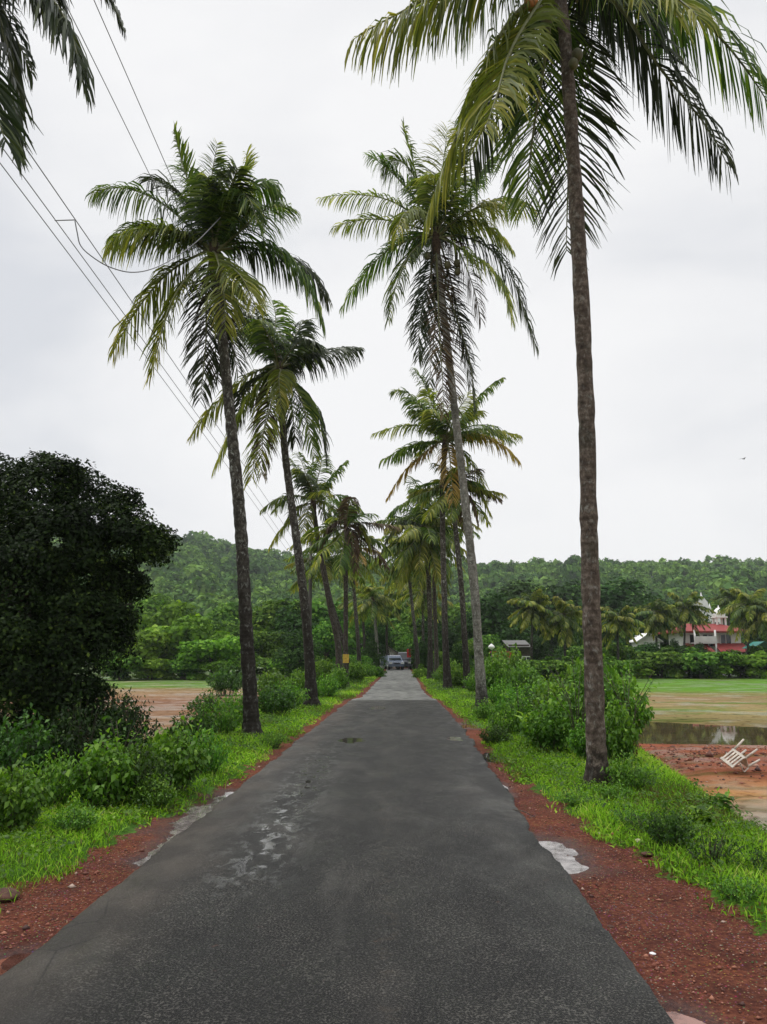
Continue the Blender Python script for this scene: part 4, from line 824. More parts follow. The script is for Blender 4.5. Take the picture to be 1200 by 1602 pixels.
# ------------------------------------------------------------------ tree belt beyond the fields (things), forest on the hills (stuff)
def belt(lst):
    for k, (kd, px, yt, Y, wd, lab) in enumerate(lst): put_tree(kd, px, yt, Y, wd, lab)
LT = [('light', 235, 985, 82, 1.1, 'pale lime shrubby tree nearest the dark tree behind the brown field'), ('light', 290, 975, 84, 1.2, 'pale lime tree second from the dark tree'), ('light', 275, 955, 95, 1.0, 'pale feathery tree behind the two lime ones'), ('mid', 225, 925, 110, 1.0, 'green tree emerging from behind the dark tree'), ('mid', 250, 905, 130, 0.9, 'higher green tree just right of the dark crown'), ('light', 335, 1000, 80, 1.3, 'wide lime bush tree at the left of the palm trunk'), ('mid', 355, 930, 110, 1.0, 'tall green tree left of the nearest left palm trunk'), ('mid', 360, 975, 95, 1.0, 'rounded green tree in front of the tall green one'), ('mid', 425, 940, 92, 1.2, 'large green tree between the two nearest left palms'), ('mid', 415, 985, 85, 1.0, 'lower green tree right of the nearest left palm trunk'), ('dark', 455, 960, 88, 1.0, 'dark tree left of the second palm trunk'), ('mid', 500, 930, 100, 1.2, 'tree right of the second left palm trunk'), ('mid', 510, 975, 84, 1.0, 'green tree behind the third left palm'), ('dark', 465, 1000, 76, 1.1, 'shadowy low tree by the second left palm'), ('mid', 545, 945, 110, 1.0, 'tree behind the straight dark palm trunk'), ('dark', 572, 965, 112, 1.0, 'dark tree by the red roofed house'), ('dark', 545, 1000, 105, 0.9, 'low dark tree left of the road end'), ('dark', 600, 945, 118, 1.1, 'dark tree right above the road end'), ('mid', 628, 965, 108, 1.0, 'green tree overhanging the vehicles'), ('mid', 650, 935, 110, 1.1, 'green tree right of the road end'), ('mid', 655, 985, 98, 1.1, 'low green tree right of the vehicles'), ('dark', 690, 960, 92, 1.1, 'dark tree behind the fifth right palm'), ('mid', 720, 930, 110, 1.0, 'green tree behind the fourth right palm'), ('mid', 730, 990, 80, 1.1, 'leafy tree between the pale palm and its neighbour')]
RT = [('dark', 765, 925, 105, 1.1, 'dark tree just right of the pale palm trunk'), ('mid', 760, 985, 86, 1.2, 'green tree over the laterite wall'), ('dark', 810, 905, 125, 1.2, 'dark tree behind the two yellowish palms'), ('dark', 850, 945, 112, 1.0, 'dark tree behind the grey shed'), ('mid', 855, 895, 160, 1.2, 'spreading green tree at the hill foot left of the brown trunk'), ('dark', 885, 905, 150, 1.2, 'dark spreading tree touching the brown palm trunk'), ('dark', 960, 905, 125, 1.5, 'big dark spreading tree right of the brown palm trunk'), ('dark', 990, 925, 115, 1.1, 'dark tree below the big spreading one'), ('mid', 940, 900, 150, 1.1, 'green tree behind the big dark one'), ('dark', 1030, 930, 118, 1.2, 'dark tree left of the church'), ('dark', 1060, 955, 112, 0.9, 'dark tree against the church wall'), ('mid', 1120, 920, 170, 1.2, 'green tree behind the church'), ('mid', 1150, 925, 150, 1.1, 'green tree behind the house'), ('dark', 1195, 930, 135, 1.2, 'dark tree at the right edge'), ('dark', 985, 985, 100, 1.0, 'low dark tree left of the white hut'), ('mid', 915, 1000, 84, 1.3, 'green tree behind the brown palm trunk'), ('mid', 960, 1000, 86, 1.2, 'green bushy tree right of the brown palm trunk'), ('dark', 900, 980, 96, 1.0, 'dark tree left of the brown palm trunk'), ('dark', 830, 990, 90, 1.0, 'dark bushy tree right of the grey shed'), ('mid', 795, 1030, 70, 1.0, 'small yellowish tree in front of the laterite wall'), ('dark', 1095, 1003, 97, 0.55, 'small dark tree before the house balcony'), ('dark', 1055, 998, 96, 0.6, 'small dark tree at the left corner of the house'), ('scrub', 1003, 1000, 93, 1.0, 'leafy shrub covering the left half of the white hut'), ('scrub', 1040, 1006, 93, 0.9, 'leafy shrub between the white hut and the house'), ('mid', 1225, 950, 105, 1.1, 'tree half cut by the right edge'), ('mid', 1180, 1005, 92, 1.0, 'green bush tree right of the house')]
LT += [('dark', 580, 1000, 78, 0.8, 'dark low tree hard on the left verge near the road end'), ('mid', 560, 1015, 66, 0.9, 'bushy green tree on the left verge before the road end'), ('dark', 595, 975, 96, 0.7, 'slim dark tree over the pale house'), ('dark', 662, 1000, 76, 0.9, 'dark low tree hard on the right verge near the road end'), ('mid', 690, 1012, 62, 0.8, 'bushy green tree on the right verge before the road end'), ('dark', 676, 975, 88, 0.9, 'tall dark tree behind the right verge near the end'), ('mid', 636, 985, 100, 0.8, 'green tree hanging over the dark van'), ('dark', 615, 930, 125, 1.3, 'tallest dark tree closing the view above the road end'), ('scrub', 585, 1035, 58, 0.8, 'thick shrub at the left road edge near the end'), ('scrub', 664, 1036, 56, 0.8, 'thick shrub at the right road edge near the end'), ('dark', 718, 1005, 58, 0.8, 'dark shrubby tree between the third and fourth right palms')]
LT = [(k_, p_, y_ - (14 if p_ < 560 and d_ <= 100 else 0), d_, w_, l_) for k_, p_, y_, d_, w_, l_ in LT]
random.seed(5)
belt(LT); belt(RT)
HB = ['left end', 'second from the left', 'third from the left', 'fourth from the left', 'fifth from the left', 'sixth from the left', 'seventh from the left', 'right end']
for k in range(8):
    px = 1000 + k * 31
    put_tree('scrub' if k % 2 else 'scrublight', px, 1016 + random.uniform(-16, 14), 84 + (k % 3), 1.5, 'hedge bush on the far side of the green field, ' + HB[k], 'hedge along the green field')
    if k % 2 == 0: put_tree('dark', px + 14, 1008 + random.uniform(-14, 12), 89, 1.7, 'dark bush behind the hedge, by the hedge bush at the ' + HB[k], 'hedge along the green field')
for k, px in enumerate((760, 790, 850, 885, 925, 965)):
    put_tree('scrub', px, 1024, 74 + k % 3, 1.5, 'low field-side bush %s' % ['under the green tree by the pale palm', 'by the laterite wall', 'left of the brown trunk, farther', 'left of the brown trunk, nearer', 'just right of the brown trunk', 'between the brown trunk and the hedge'][k], 'hedge along the green field')
for k, px in enumerate((190, 240, 290, 345, 395, 445, 490)):
    put_tree('scrublight' if k % 2 else 'scrub', px, 1020 + random.uniform(-8, 8), 76 + random.uniform(0, 4), 1.5, 'low bush on the far rim of the brown field, ' + ['hard by the dark tree', 'second from the dark tree', 'third from the dark tree', 'fourth from the dark tree', 'just right of the palm trunk', 'middle of the gap between palms', 'at the second palm trunk'][k], 'bushes on the far rim of the brown field')

# palms beyond the field on the right
def far_palm(px, py, basepy, Y, Lf, fk, label, tm='trunk_mottled', lean=0):
    wpx = 0.30 * ppm(px, py, Y)
    b = P(px + lean, 1040, Y); 
    dz = (FZ - CAMH); pyb = HOR - dz / Y * F
    return palm(label, [(px + lean, pyb, wpx), (px + lean * 0.4, (pyb + py) / 2, wpx * 0.85), (px, py + 8, wpx * 0.8)], (px, py), [], fill=20, tm=tm, Lf=Lf, pairs=26, lw=0.17, fillk=fk, fill_el=(75, -65), Y=Y, group='short palms beyond the field', drp=1.2)
far_palm(833, 948, 0, 78, 2.6, 'ygy', 'left of the two yellowish palms in front of the dark trees', lean=-3)
far_palm(882, 962, 0, 78, 2.8, 'ygyg', 'right of the two yellowish palms, next to the brown trunk', lean=4)
far_palm(966, 968, 0, 80, 2.5, 'gyy', 'lime palm right of the brown trunk over the bushes', lean=2)
far_palm(1026, 958, 0, 92, 2.8, 'ggy', 'dull green palm left of the church front', lean=3)
far_palm(1072, 948, 0, 94, 3.0, 'ygg', 'palm standing in front of the church gable', lean=-3)
far_palm(1090, 975, 0, 104, 2.0, 'gyy', 'palm between the church spire and the red roof', lean=2)
far_palm(1172, 945, 0, 92, 3.6, 'gyy', 'large palm right of the red roofed house', lean=-4)
far_palm(1200, 958, 0, 90, 3.0, 'gyg', 'palm cut by the right edge beside the large one', lean=4)
far_palm(1140, 935, 0, 112, 2.6, 'gg', 'dark palm behind the turret of the red roofed house', lean=2)

# hills
def ridge_px(px): return np.interp(px, [-900, -300, 0, 150, 270, 310, 350, 420, 500, 600, 700, 800, 860, 1010, 1100, 1200, 1500, 2200], [880, 862, 852, 850, 856, 852, 864, 874, 888, 898, 899, 898, 896, 892, 891, 894, 893, 905])
def hill_h(x, y):
    px = 600 + F * x / np.maximum(y, 1) * 1.0
    rd = 560.0; zr = CAMH + (HOR - ridge_px(px)) / F * rd * 0.985
    k = sm(y, 175, rd); z = FZ + (zr - FZ) * (0.55 * k + 0.45 * np.clip((y - 175) / (rd - 175), 0, 1) ** 1.1)
    z = z - 10 * sm(y, rd, 760)
    return z + 3.0 * np.sin(x * 0.02 + y * 0.013) * sm(y, 220, 330) * (1 - sm(y, 480, 540))
hx = np.linspace(-900, 1000, 180); hy = np.linspace(170, 800, 80)
HX, HY = np.meshgrid(hx, hy); HZ = hill_h(HX, HY); HZ[0] = FZ - 1.0
V = np.stack([HX, HY, HZ], -1).reshape(-1, 3); nr, nc = HX.shape
i = np.arange(nr - 1)[:, None] * nc; j = np.arange(nc - 1)[None, :]
Q = np.stack([i + j, i + j + 1, i + nc + j + 1, i + nc + j], -1).reshape(-1, 4)
M['hill'] = plain('hill_undergrowth', (0.035, 0.07, 0.02), 0.9, 0.4, 0.05, bmp=0.0)
tag(link('hills', mesh_np('hills', V, Q, M['hill'], smooth=True)), kind='structure')
tp = []
for s_ in range(6):
    random.seed(40 + s_); lb = [(random.uniform(-.5, .5), random.uniform(-.5, .5), random.uniform(0.1, 0.7), random.uniform(.45, .7), random.uniform(.45, .7), random.uniform(.4, .6)) for _ in range(4)]
    V, Q, ti = lobes_crown(lb, 120, 0.42, 0.2, 0.85); tp.append((V, ti))
pts = []
gy = 185.0
while gy < 590:
    st = 5.2 + (gy - 185) * 0.008
    for gx in np.arange(-0.62 * gy - 20, 0.62 * gy + 20, st): pts.append((gx + random.uniform(-2, 2), gy + random.uniform(-2.5, 2.5)))
    gy += st * 1.15
Vs = []; Ts = []
for a, b in pts:
    V, ti = random.choice(tp); s = random.uniform(2.8, 4.6) * (1.6 if random.random() < 0.12 else 1); th = random.random() * 6.28; c, sn = math.cos(th), math.sin(th)
    Rm = np.array(((c, sn, 0), (-sn, c, 0), (0, 0, 1))); z = float(hill_h(np.array(a), np.array(b)))
    Vs.append((V @ Rm) * np.array((s, s, s * random.uniform(0.8, 1.25))) + np.array((a, b, z + 1.2))); Ts.append(np.clip(ti + random.uniform(-0.4, 0.35), 0, 1))
V = np.vstack(Vs); Q = np.arange(len(V)).reshape(-1, 4)
print('hill crowns', len(pts), 'faces', len(Q))
tag(link('hill_forest', mesh_np('hill_forest', V, Q, M['hill_leaf'], tint=np.concatenate(Ts))), 'unbroken green forest covering the hills behind the fields', 'forest', kind='stuff')

# ------------------------------------------------------------------ grass on the verges (stuff)
def scatter(n, y0, y1, side, u0, u1, bias=1.0):
    y = y0 + (y1 - y0) * rng.random(n) ** bias
    sh = shl(y) if side < 0 else shr(y); u = sh + u0 + (u1 - u0) * rng.random(n)
    x = (xl(y) - u) if side < 0 else (xr(y) + u)
    return x, y
GP = []
for side, u1_ in ((-1, 3.6), (1, 2.6)):
    for n, a, b in ((46000, 3.0, 8.5), (34000, 8.5, 17), (22000, 17, 36), (9000, 36, 80)):
        x, y = scatter(n, a, b, side, -0.16, u1_); e = (-side * (xl(y) - x)) if side < 0 else x - xr(y)
        u = (xl(y) - x - shl(y)) if side < 0 else (x - xr(y) - shr(y))
        k = (np.sin(x * 2.3 + y * 1.7) + np.sin(x * 5.1 - y * 3.3) + np.sin(x * 11 + y * 7)) / 3 + rng.normal(0, .35, n)
        ok = (u > 0.02 + 0.20 * k - 0.05 * (y > 20)) & (k < 0.95); GP.append(np.stack([x[ok], y[ok]], 1))
GP = np.vstack(GP); n = len(GP); gz = hgt(GP[:, 0], GP[:, 1])
dist = GP[:, 1]; sc = np.interp(dist, [3, 9, 17, 40, 80], [1.0, 1.25, 1.9, 3.2, 5.0])
kind = rng.random(n) < 0.5 + 0.4 * np.sin(GP[:, 0] * 2.1 + 1) * np.sin(GP[:, 1] * 1.3)
hB = np.where(kind, rng.uniform(0.035, 0.10, n), rng.uniform(0.02, 0.05, n)) * (1 + 0.25 * (sc - 1)); wB = np.where(kind, 0.006, 0.022) * sc
th = rng.random(n) * 6.28; ln = rng.normal(0, 0.45, (n, 2)) * hB[:, None]
base = np.column_stack([GP, gz - 0.005]); wx = np.column_stack([np.cos(th), np.sin(th), np.zeros(n)]) * wB[:, None] * 0.5
mid_ = base + np.column_stack([ln * 0.4, hB * 0.6]); tip = base + np.column_stack([ln * np.where(kind, 1.1, 1.8)[:, None], hB * np.where(kind, 1.0, 0.85)])
V = np.stack([base - wx * 0.6, mid_ - wx, tip, mid_ + wx], 1).reshape(-1, 3)
hB *= 1 + 0.7 * np.clip(np.sin(GP[:, 0] * 3.1 + 2) * np.sin(GP[:, 1] * 2.3), -0.5, 1)
tt_ = np.clip(rng.normal(0.46, 0.24, n) - 0.16 * (~kind) + 0.35 * (np.sin(GP[:, 0] * 1.3) * np.sin(GP[:, 1] * 0.9)), 0, 1)
tag(link('verge_grass', mesh_np('verge_grass', V, np.arange(4 * n).reshape(n, 4), M['grass'], tint=np.repeat(tt_, 4))), 'bright green grass and low weeds covering both road verges', 'grass', kind='stuff')

# small broad-leaved weeds among the grass (stuff)
wx_, wy_, ws_ = [], [], []
for side, u1_ in ((-1, 3.4), (1, 2.3)):
    for n, a, b in ((300, 3.2, 9), (380, 9, 20), (400, 20, 45)):
        x, y = scatter(n, a, b, side, 0.12, u1_); u = (xl(y) - x - shl(y)) if side < 0 else (x - xr(y) - shr(y))
        k = np.sin(x * 1.9 + y * 0.8) * np.sin(y * 1.4 - x) ; ok = (rng.random(n) < 0.35 + 0.5 * np.clip(k, 0, 1) + 0.25 * np.clip(u, 0, 1))
        wx_.append(x[ok]); wy_.append(y[ok]); ws_.append(np.interp(y[ok], [3, 20, 45], [1, 1.5, 2.3]))
wx_, wy_, ws_ = map(np.concatenate, (wx_, wy_, ws_)); nw = len(wx_); K = 22
a_ = rng.random((nw, K)) * 6.28; r_w = 0.13 * np.sqrt(rng.random((nw, K))) * ws_[:, None]; h_w = (0.03 + 0.09 * rng.random((nw, K)) * rng.uniform(0.4, 1.3, (nw, 1))) * ws_[:, None] ** .5
Cw = np.stack([wx_[:, None] + r_w * np.cos(a_), wy_[:, None] + r_w * np.sin(a_), hgt(wx_, wy_)[:, None] + h_w], -1).reshape(-1, 3)
Nw = np.stack([np.cos(a_) * .45, np.sin(a_) * .45, np.full(a_.shape, .85)], -1).reshape(-1, 3) + rng.normal(0, .25, (nw * K, 3))
V, Q = leaves_np(Cw, Nw, np.repeat(0.036 * ws_, K) * rng.uniform(.6, 1.3, nw * K), 0.65)
tw2 = np.repeat(np.clip(np.repeat(rng.normal(.4, .2, nw), K) + rng.normal(0, .12, nw * K), 0, 1), 4)
tag(link('verge_weeds', mesh_np('verge_weeds', V, Q, M['bush'], tint=tw2)), 'small broad leaved weeds scattered through the verge grass', 'weeds', kind='stuff')

# red laterite gravel on the shoulders (stuff)
oct_v = np.array([(1, 0, 0), (0, 1, 0), (-1, 0, 0), (0, -1, 0), (0, 0, 1), (0, 0, -0.5)], float)
oct_f = np.array([(0, 1, 4), (1, 2, 4), (2, 3, 4), (3, 0, 4), (1, 0, 5), (2, 1, 5), (3, 2, 5), (0, 3, 5)])
gp = []
for side in (-1, 1):
    for n, a, b in ((1500, 2.6, 7), (900, 7, 14)):
        y = a + (b - a) * rng.random(n); sh = shl(y) if side < 0 else shr(y); u = 0.04 + rng.random(n) * (sh * 1.02)
        gp.append(np.stack([(xl(y) - u) if side < 0 else (xr(y) + u), y], 1))
n0_ = sum(len(g_) for g_ in gp); nb_ = 2600; yb_ = rng.normal(18.6, 1.7, nb_); xb_ = rng.uniform(5.2, 15, nb_); gp.append(np.stack([xb_, yb_ - 0.10 * (xb_ - 6)], 1))
gp = np.vstack(gp); kp = np.ones(len(gp), bool)
for pa, pb_, hw_ in HOL:
    A_ = G(*pa)[:2]; B_ = G(*pb_)[:2]; d_ = B_ - A_; q_ = np.clip((gp - A_) @ d_ / (d_ @ d_), 0, 1); kp &= np.linalg.norm(gp - A_ - q_[:, None] * d_, axis=1) > hw_ * 1.9
n0_ = int(kp[:n0_].sum()); gp = gp[kp]; n = len(gp); s = rng.uniform(0.003, 0.010, n) * np.where(np.arange(n) >= n0_, rng.uniform(1.5, 6.5, n), 1) * np.where(rng.random(n) < 0.05, 2.4, 1)
V = (oct_v[None] * (1 + rng.normal(0, 0.25, (n, 6, 3)))) * (s[:, None, None] * np.array((1, 1, 0.7))) + np.column_stack([gp, hgt(gp[:, 0], gp[:, 1]) + 0.002])[:, None, :]
Q = (oct_f[None] + (np.arange(n) * 6)[:, None, None]).reshape(-1, 3)
m, t, o = newmat('laterite_gravel'); a = N(t, 'ShaderNodeAttribute', attribute_name='tint').outputs['Fac']
p = N(t, 'ShaderNodeBsdfPrincipled', i_Roughness=0.7); L(t, ramp(t, a, [(0, (0.05, 0.02, 0.015)), (0.6, (0.22, 0.07, 0.04)), (0.93, (0.36, 0.15, 0.09)), (1, (0.42, 0.32, 0.26))]), p.inputs['Base Color']); L(t, p.outputs[0], o.inputs[0])
tag(link('gravel', mesh_np('gravel', V.reshape(-1, 3), Q, m, tint=np.repeat(rng.random(n), 6))), 'red laterite gravel strewn on both road shoulders', 'gravel', kind='stuff')

# ------------------------------------------------------------------ power poles and wires
M['steel'] = plain('weathered_dark_pole', (0.07, 0.065, 0.055), 0.6, 0.3, 4)
M['wire'] = plain('wire_metal', (0.16, 0.16, 0.17), 0.5, 0.1, 4, bmp=0)
M['ceramic'] = plain('insulator_glaze', (0.30, 0.12, 0.06), 0.25, 0.1, 8, bmp=0)
M['yellow'] = plain('yellow_band_paint', (0.55, 0.36, 0.05), 0.5, 0.2, 9)
def pole(x, y, top, arms, label, band=None, side=0):
    zb = hz1(x, y); r_ = empty('power_pole', (x, y, zb), label, 'power pole')
    mb = MB(); mb.tube([(0, 0, -0.1), (0, 0, (top - zb) * .5), (0, 0, top - zb)], [0.16, 0.13, 0.09], 12); mb.build('post', M['steel'], r_)
    for zz, xs in arms:
        mb = MB(); mb.box(((min(xs) + max(xs)) / 2 - x, -0.14, zz - zb - 0.10), (max(xs) - min(xs) + 0.3, 0.08, 0.08)); ca_ = mb.build('crossarm', M['steel'], r_)
        for xx in xs:
            mb = MB(); mb.tube([(xx - x, -0.14, zz - zb - 0.06), (xx - x, -0.14, zz - zb - 0.03), (xx - x, -0.14, zz - zb), (xx - x, -0.14, zz - zb + 0.02)], [0.03, 0.05, 0.035, 0.02], 8); mb.build('insulator', M['ceramic'], ca_)
    if band is not None:
        mb = MB(); mb.box((0, -0.17, band - zb), (0.40, 0.05, 0.40)); mb.build('plate', M['yellow'], r_)
    return r_
pb = G(541, 1076); PX1, PY1 = pb[0], pb[1]
yb = empty('signboard', (PX1, PY1 - 0.17, P(541, 1040, PY1)[2]), 'small faded yellow board tied to a far left palm trunk', 'sign')
mb = MB(); mb.box((0, 0, 0.3), (0.30, 0.03, 0.42)); mb.build('board', M['yellow'], yb, bevel=0.005)
mb = MB(); mb.tube([(-.15, .02, .3), (0, -.022, .3), (.15, .02, .3)], .006, 5); mb.build('tie_wire', M['steel'], yb)
PX2, PY2 = -4.95, 52.0
pole(PX2, PY2, 10.2, [(9.9, [PX2 - 0.15, PX2 + 0.45]), (7.3, [PX2 - 0.75, PX2 - 0.4, PX2 + 0.15])], 'tall power pole behind the third left palm trunk, where the overhead wires end')
def wireobj(pts, label, r, name='overhead_wire'):
    org = np.array(pts[0], float); mb = MB(); mb.tube(np.array(pts, float) - org, r, 5, caps=True)
    o = mb.build(name, M['wire'], None, org); return tag(o, label, 'wire', 'overhead wires')
def fitwire(p1, p2, end, label, x1, r=0.0075):
    d1, d2 = ray(*p1), ray(*p2); end = np.array(end, float)
    A = np.array((0, 0, CAMH)) + d1 * (x1 / d1[0]); x2 = x1
    for _ in range(6):
        B = np.array((0, 0, CAMH)) + d2 * (x2 / d2[0]); x2 = x1 + (end[0] - x1) * (B[1] - A[1]) / (end[1] - A[1])
    # parabola in y through A, B and the pole; carried on behind the camera
    yy = np.array((A[1], B[1], end[1])); cz = np.polyfit(yy, (A[2], B[2], end[2]), 2)
    ys_ = np.concatenate([np.linspace(-12, A[1], 24)[:-1], np.linspace(A[1], end[1], 60)])
    X_ = A[0] + (end[0] - A[0]) * (ys_ - A[1]) / (end[1] - A[1])
    return wireobj(np.column_stack([X_, ys_, np.polyval(cz, ys_)]), label, r), A, B
fitwire((147, 0), (265, 270), (PX2 + 0.45, PY2 - 0.14, 9.92), 'rightmost overhead wire crossing the top left sky', -4.35)
fitwire((122, 45), (235, 275), (PX2 - 0.15, PY2 - 0.14, 9.92), 'second overhead wire from the right, beside the rightmost', -4.8)
_, A1, B1 = fitwire((36, 225), (205, 470), (PX2 + 0.15, PY2 - 0.14, 7.32), 'innermost of the three outer wires, the one carrying the tap joint', -4.7)
fitwire((0, 226), (215, 520), (PX2 - 0.4, PY2 - 0.14, 7.32), 'middle one of the three outer wires on the left', -5.2)
fitwire((0, 255), (230, 560), (PX2 - 0.75, PY2 - 0.14, 7.32), 'lowest and leftmost of the three outer wires', -5.5)
J = P(117, 344, A1[1] + (B1[1] - A1[1]) * 0.42); Yj = J[1]
wireobj([P(86, 345, Yj + .15), P(100, 344.5, Yj + .05), J], 'short horizontal jumper bridging two outer wires', 0.009, 'jumper_wire')
sv = np.array([J, P(121, 365, Yj), P(126, 384, Yj + .05), P(142, 400, Yj + .1), P(170, 417, Yj + .3), P(205, 426, Yj + .7), P(240, 420, Yj + 1.2), P(275, 402, Yj + 2), P(310, 376, Yj + 3), P(345, 340, Yj + 4.2)])
wireobj(spline(sv, 50), 'service wire sagging in a loop from the joint towards the left palm crown', 0.009, 'service_wire')

# ------------------------------------------------------------------ buildings
M['white'] = plain('white_plaster', (0.80, 0.79, 0.76), 0.8, 0.08, 0.8)
M['roofred'] = plain('red_roof_tiles', (0.27, 0.035, 0.03), 0.7, 0.2, 3, bmp=0.4)
M['glassd'] = plain('dark_window_glass', (0.02, 0.025, 0.03), 0.1, 0.1, 3, bmp=0)
M['greyroof'] = plain('grey_sheet_roof', (0.09, 0.088, 0.08), 0.5, 0.12, 2)
M['laterite'] = plain('laterite_block', (0.36, 0.10, 0.045), 0.9, 0.25, 4, bmp=0.6)
M['teal'] = plain('teal_tarpaulin', (0.02, 0.22, 0.18), 0.5, 0.2, 3)
def hip(mb, x0, x1, y0, y1, z, h, ov=0.5, inset=None, m=0, th=0.12):
    x0 -= ov; x1 += ov; y0 -= ov; y1 += ov; i_ = inset if inset is not None else min(x1 - x0, y1 - y0) / 2 * 0.98
    ym = (y0 + y1) / 2
    V = [(x0, y0, z), (x1, y0, z), (x1, y1, z), (x0, y1, z), (x0 + i_, ym, z + h), (x1 - i_, ym, z + h), (x0, y0, z - th), (x1, y0, z - th), (x1, y1, z - th), (x0, y1, z - th)]
    mb.add(V, [(0, 1, 5, 4), (1, 2, 5), (2, 3, 4, 5), (3, 0, 4), (0, 6, 7, 1), (1, 7, 8, 2), (2, 8, 9, 3), (3, 9, 6, 0), (9, 8, 7, 6)], m)
def window(root, x, y, z, w_, h, parent_mat='white', frame=0.1):
    mb = MB()
    for dx, dz, ww, hh in ((-w_ / 2 - frame / 2, 0, frame, h + 2 * frame), (w_ / 2 + frame / 2, 0, frame, h + 2 * frame), (0, h / 2 + frame / 2, w_, frame), (0, -h / 2 - frame / 2, w_, frame), (0, 0, 0.06, h)):
        mb.box((x + dx, y - 0.06, z + dz), (ww, 0.12, hh))
    f = mb.build('window', M[parent_mat], root); mb = MB(); mb.box((x, y - 0.02, z), (w_, 0.03, h)); mb.build('pane', M['glassd'], f)
YH = 100.0
def XZ(px, py, Y=YH): p = P(px, py, Y); return p[0], p[2]
xa, zt = XZ(1072, 986); xb, _ = XZ(1158, 986); zg = FZ
hr = empty('house', ((xa + xb) / 2, YH, zg), 'two storey white house with red hip roof and red awnings beyond the green field', 'house')
W = xb - xa; z1 = zt - zg
mb = MB(); mb.box((0, 3.0, z1 / 2), (W, 6, z1)); mb.build('wall', M['white'], hr)
mb = MB(); hip(mb, -W / 2, W / 2, 0, 6, z1 - 0.12, XZ(1110, 974)[1] - zt + .1, 1.1, inset=2.5, th=.2); mb.build('roof', M['roofred'], hr)
zl = XZ(1110, 1018)[1] - zg; zu = XZ(1110, 1008)[1] - zg
for x0, x1 in ((-W / 2 - 0.4, -W / 2 + 2.6), (-0.2, W / 2 + 0.2)):
    mb = MB(); mb.prism([(-2.6, zl - .15), (-2.6, zl - 0.3), (0, zu - 0.05), (0, zu + .15)], x0, x1, plane='yz'); mb.build('awning', M['roofred'], hr)
for x in (-W * 0.34, -W * 0.10, W * 0.22): window(hr, x, 0, z1 - 1.3, 1.3, 1.5)
for x in (-W * 0.36, -W * 0.05, W * 0.18, W * 0.38): window(hr, x, 0, zl - 1.6, 1.2, 1.4)
mb = MB(); mb.box((-W * 0.22, -0.7, zu + 0.15), (2.8, 1.4, 0.15)); mb.box((-W * 0.22, -1.36, zu + 0.6), (2.8, 0.08, 0.8)); mb.build('balcony', M['white'], hr)
for x in (-W * 0.22 - 1.3, -W * 0.22 + 1.3): mb = MB(); mb.tube([(x, -1.25, 0), (x, -1.25, z1)], 0.12, 10); mb.build('pillar', M['white'], hr)
# roof turret with a dome
tx, tz0 = XZ(1126, 978, YH + 3); _, tz1 = XZ(1126, 962, YH + 3); tx -= hr.location.x
tr_ = MB(); hh = 1.3
for dx in (-.55, .55):
    for dy in (2.45, 3.55): tr_.box((tx + dx, dy, z1 + 0.9), (0.22, 0.22, 1.7))
tr_.box((tx, 3, z1 + 1.8), (1.6, 1.6, 0.18)); tw = tr_.build('turret', M['white'], hr)
mb = MB(); zz = z1 + 1.88
mb.tube([(tx, 3, zz), (tx, 3, zz + .35), (tx, 3, zz + .75), (tx, 3, zz + 1.05), (tx, 3, zz + 1.2), (tx, 3, zz + 1.5)], [.75, .78, .62, .35, .10, .03], 16); mb.build('dome', M['white'], tw)
# church behind
YC = 125.0; cx, _ = XZ(1100, 960, YC); cz_top = P(1103, 926, YC)[2]
ch = empty('church', (cx, YC, FZ), 'white church with stepped gable and pinnacles showing between palms above the red roof', 'church')
c0 = P(1065, 960, YC)[0] - cx; c1 = P(1130, 960, YC)[0] - cx; zc = P(1100, 966, YC)[2] - FZ; zt_ = cz_top - FZ
mb = MB(); mb.prism([(c0, 0), (c1, 0), (c1, zc), (1.7, zc + 0.5), (1.35, zc + 0.6), (1.3, zc + 1.5), (1.0, zc + 1.9), (0.85, zc + 2.5), (0.4, zt_ - 1.0), (0.16, zt_ - .8), (-0.16, zt_ - .8), (-0.4, zt_ - 1.0), (-0.85, zc + 2.5), (-1.0, zc + 1.9), (-1.3, zc + 1.5), (-1.35, zc + 0.6), (-1.7, zc + 0.5), (c0, zc)], 0, 0.5); fac_ = mb.build('facade', M['white'], ch)
for x, zz in ((-1.25, zc + 1.35), (1.25, zc + 1.35), (0, zt_ - .95)):
    mb = MB(); mb.tube([(x, 0.25, zz - 0.1), (x, 0.25, zz + 0.25), (x, 0.25, zz + 0.4), (x, 0.25, zz + 0.9)], [0.24, 0.24, 0.14, 0.03], 8); mb.build('pinnacle', M['white'], fac_)
for x in (-2.0, 0, 2.0): window(ch, x, 0, zc - 1.6, 0.9, 1.7)
mb = MB(); mb.box(((c0 + c1) / 2, 8.5, zc * 0.45), (c1 - c0 - 1, 16, zc * 0.9)); mb.build('nave', M['white'], ch)
mb = MB(); a0, a1 = c0 + .3, c1 - .3; zz = zc * 0.9 + .02; mb.prism([(a0, zz), (a1, zz), ((a0 + a1) / 2, zz + 1.6)], 0.52, 16.8); mb.build('roof', M['roofred'], ch)
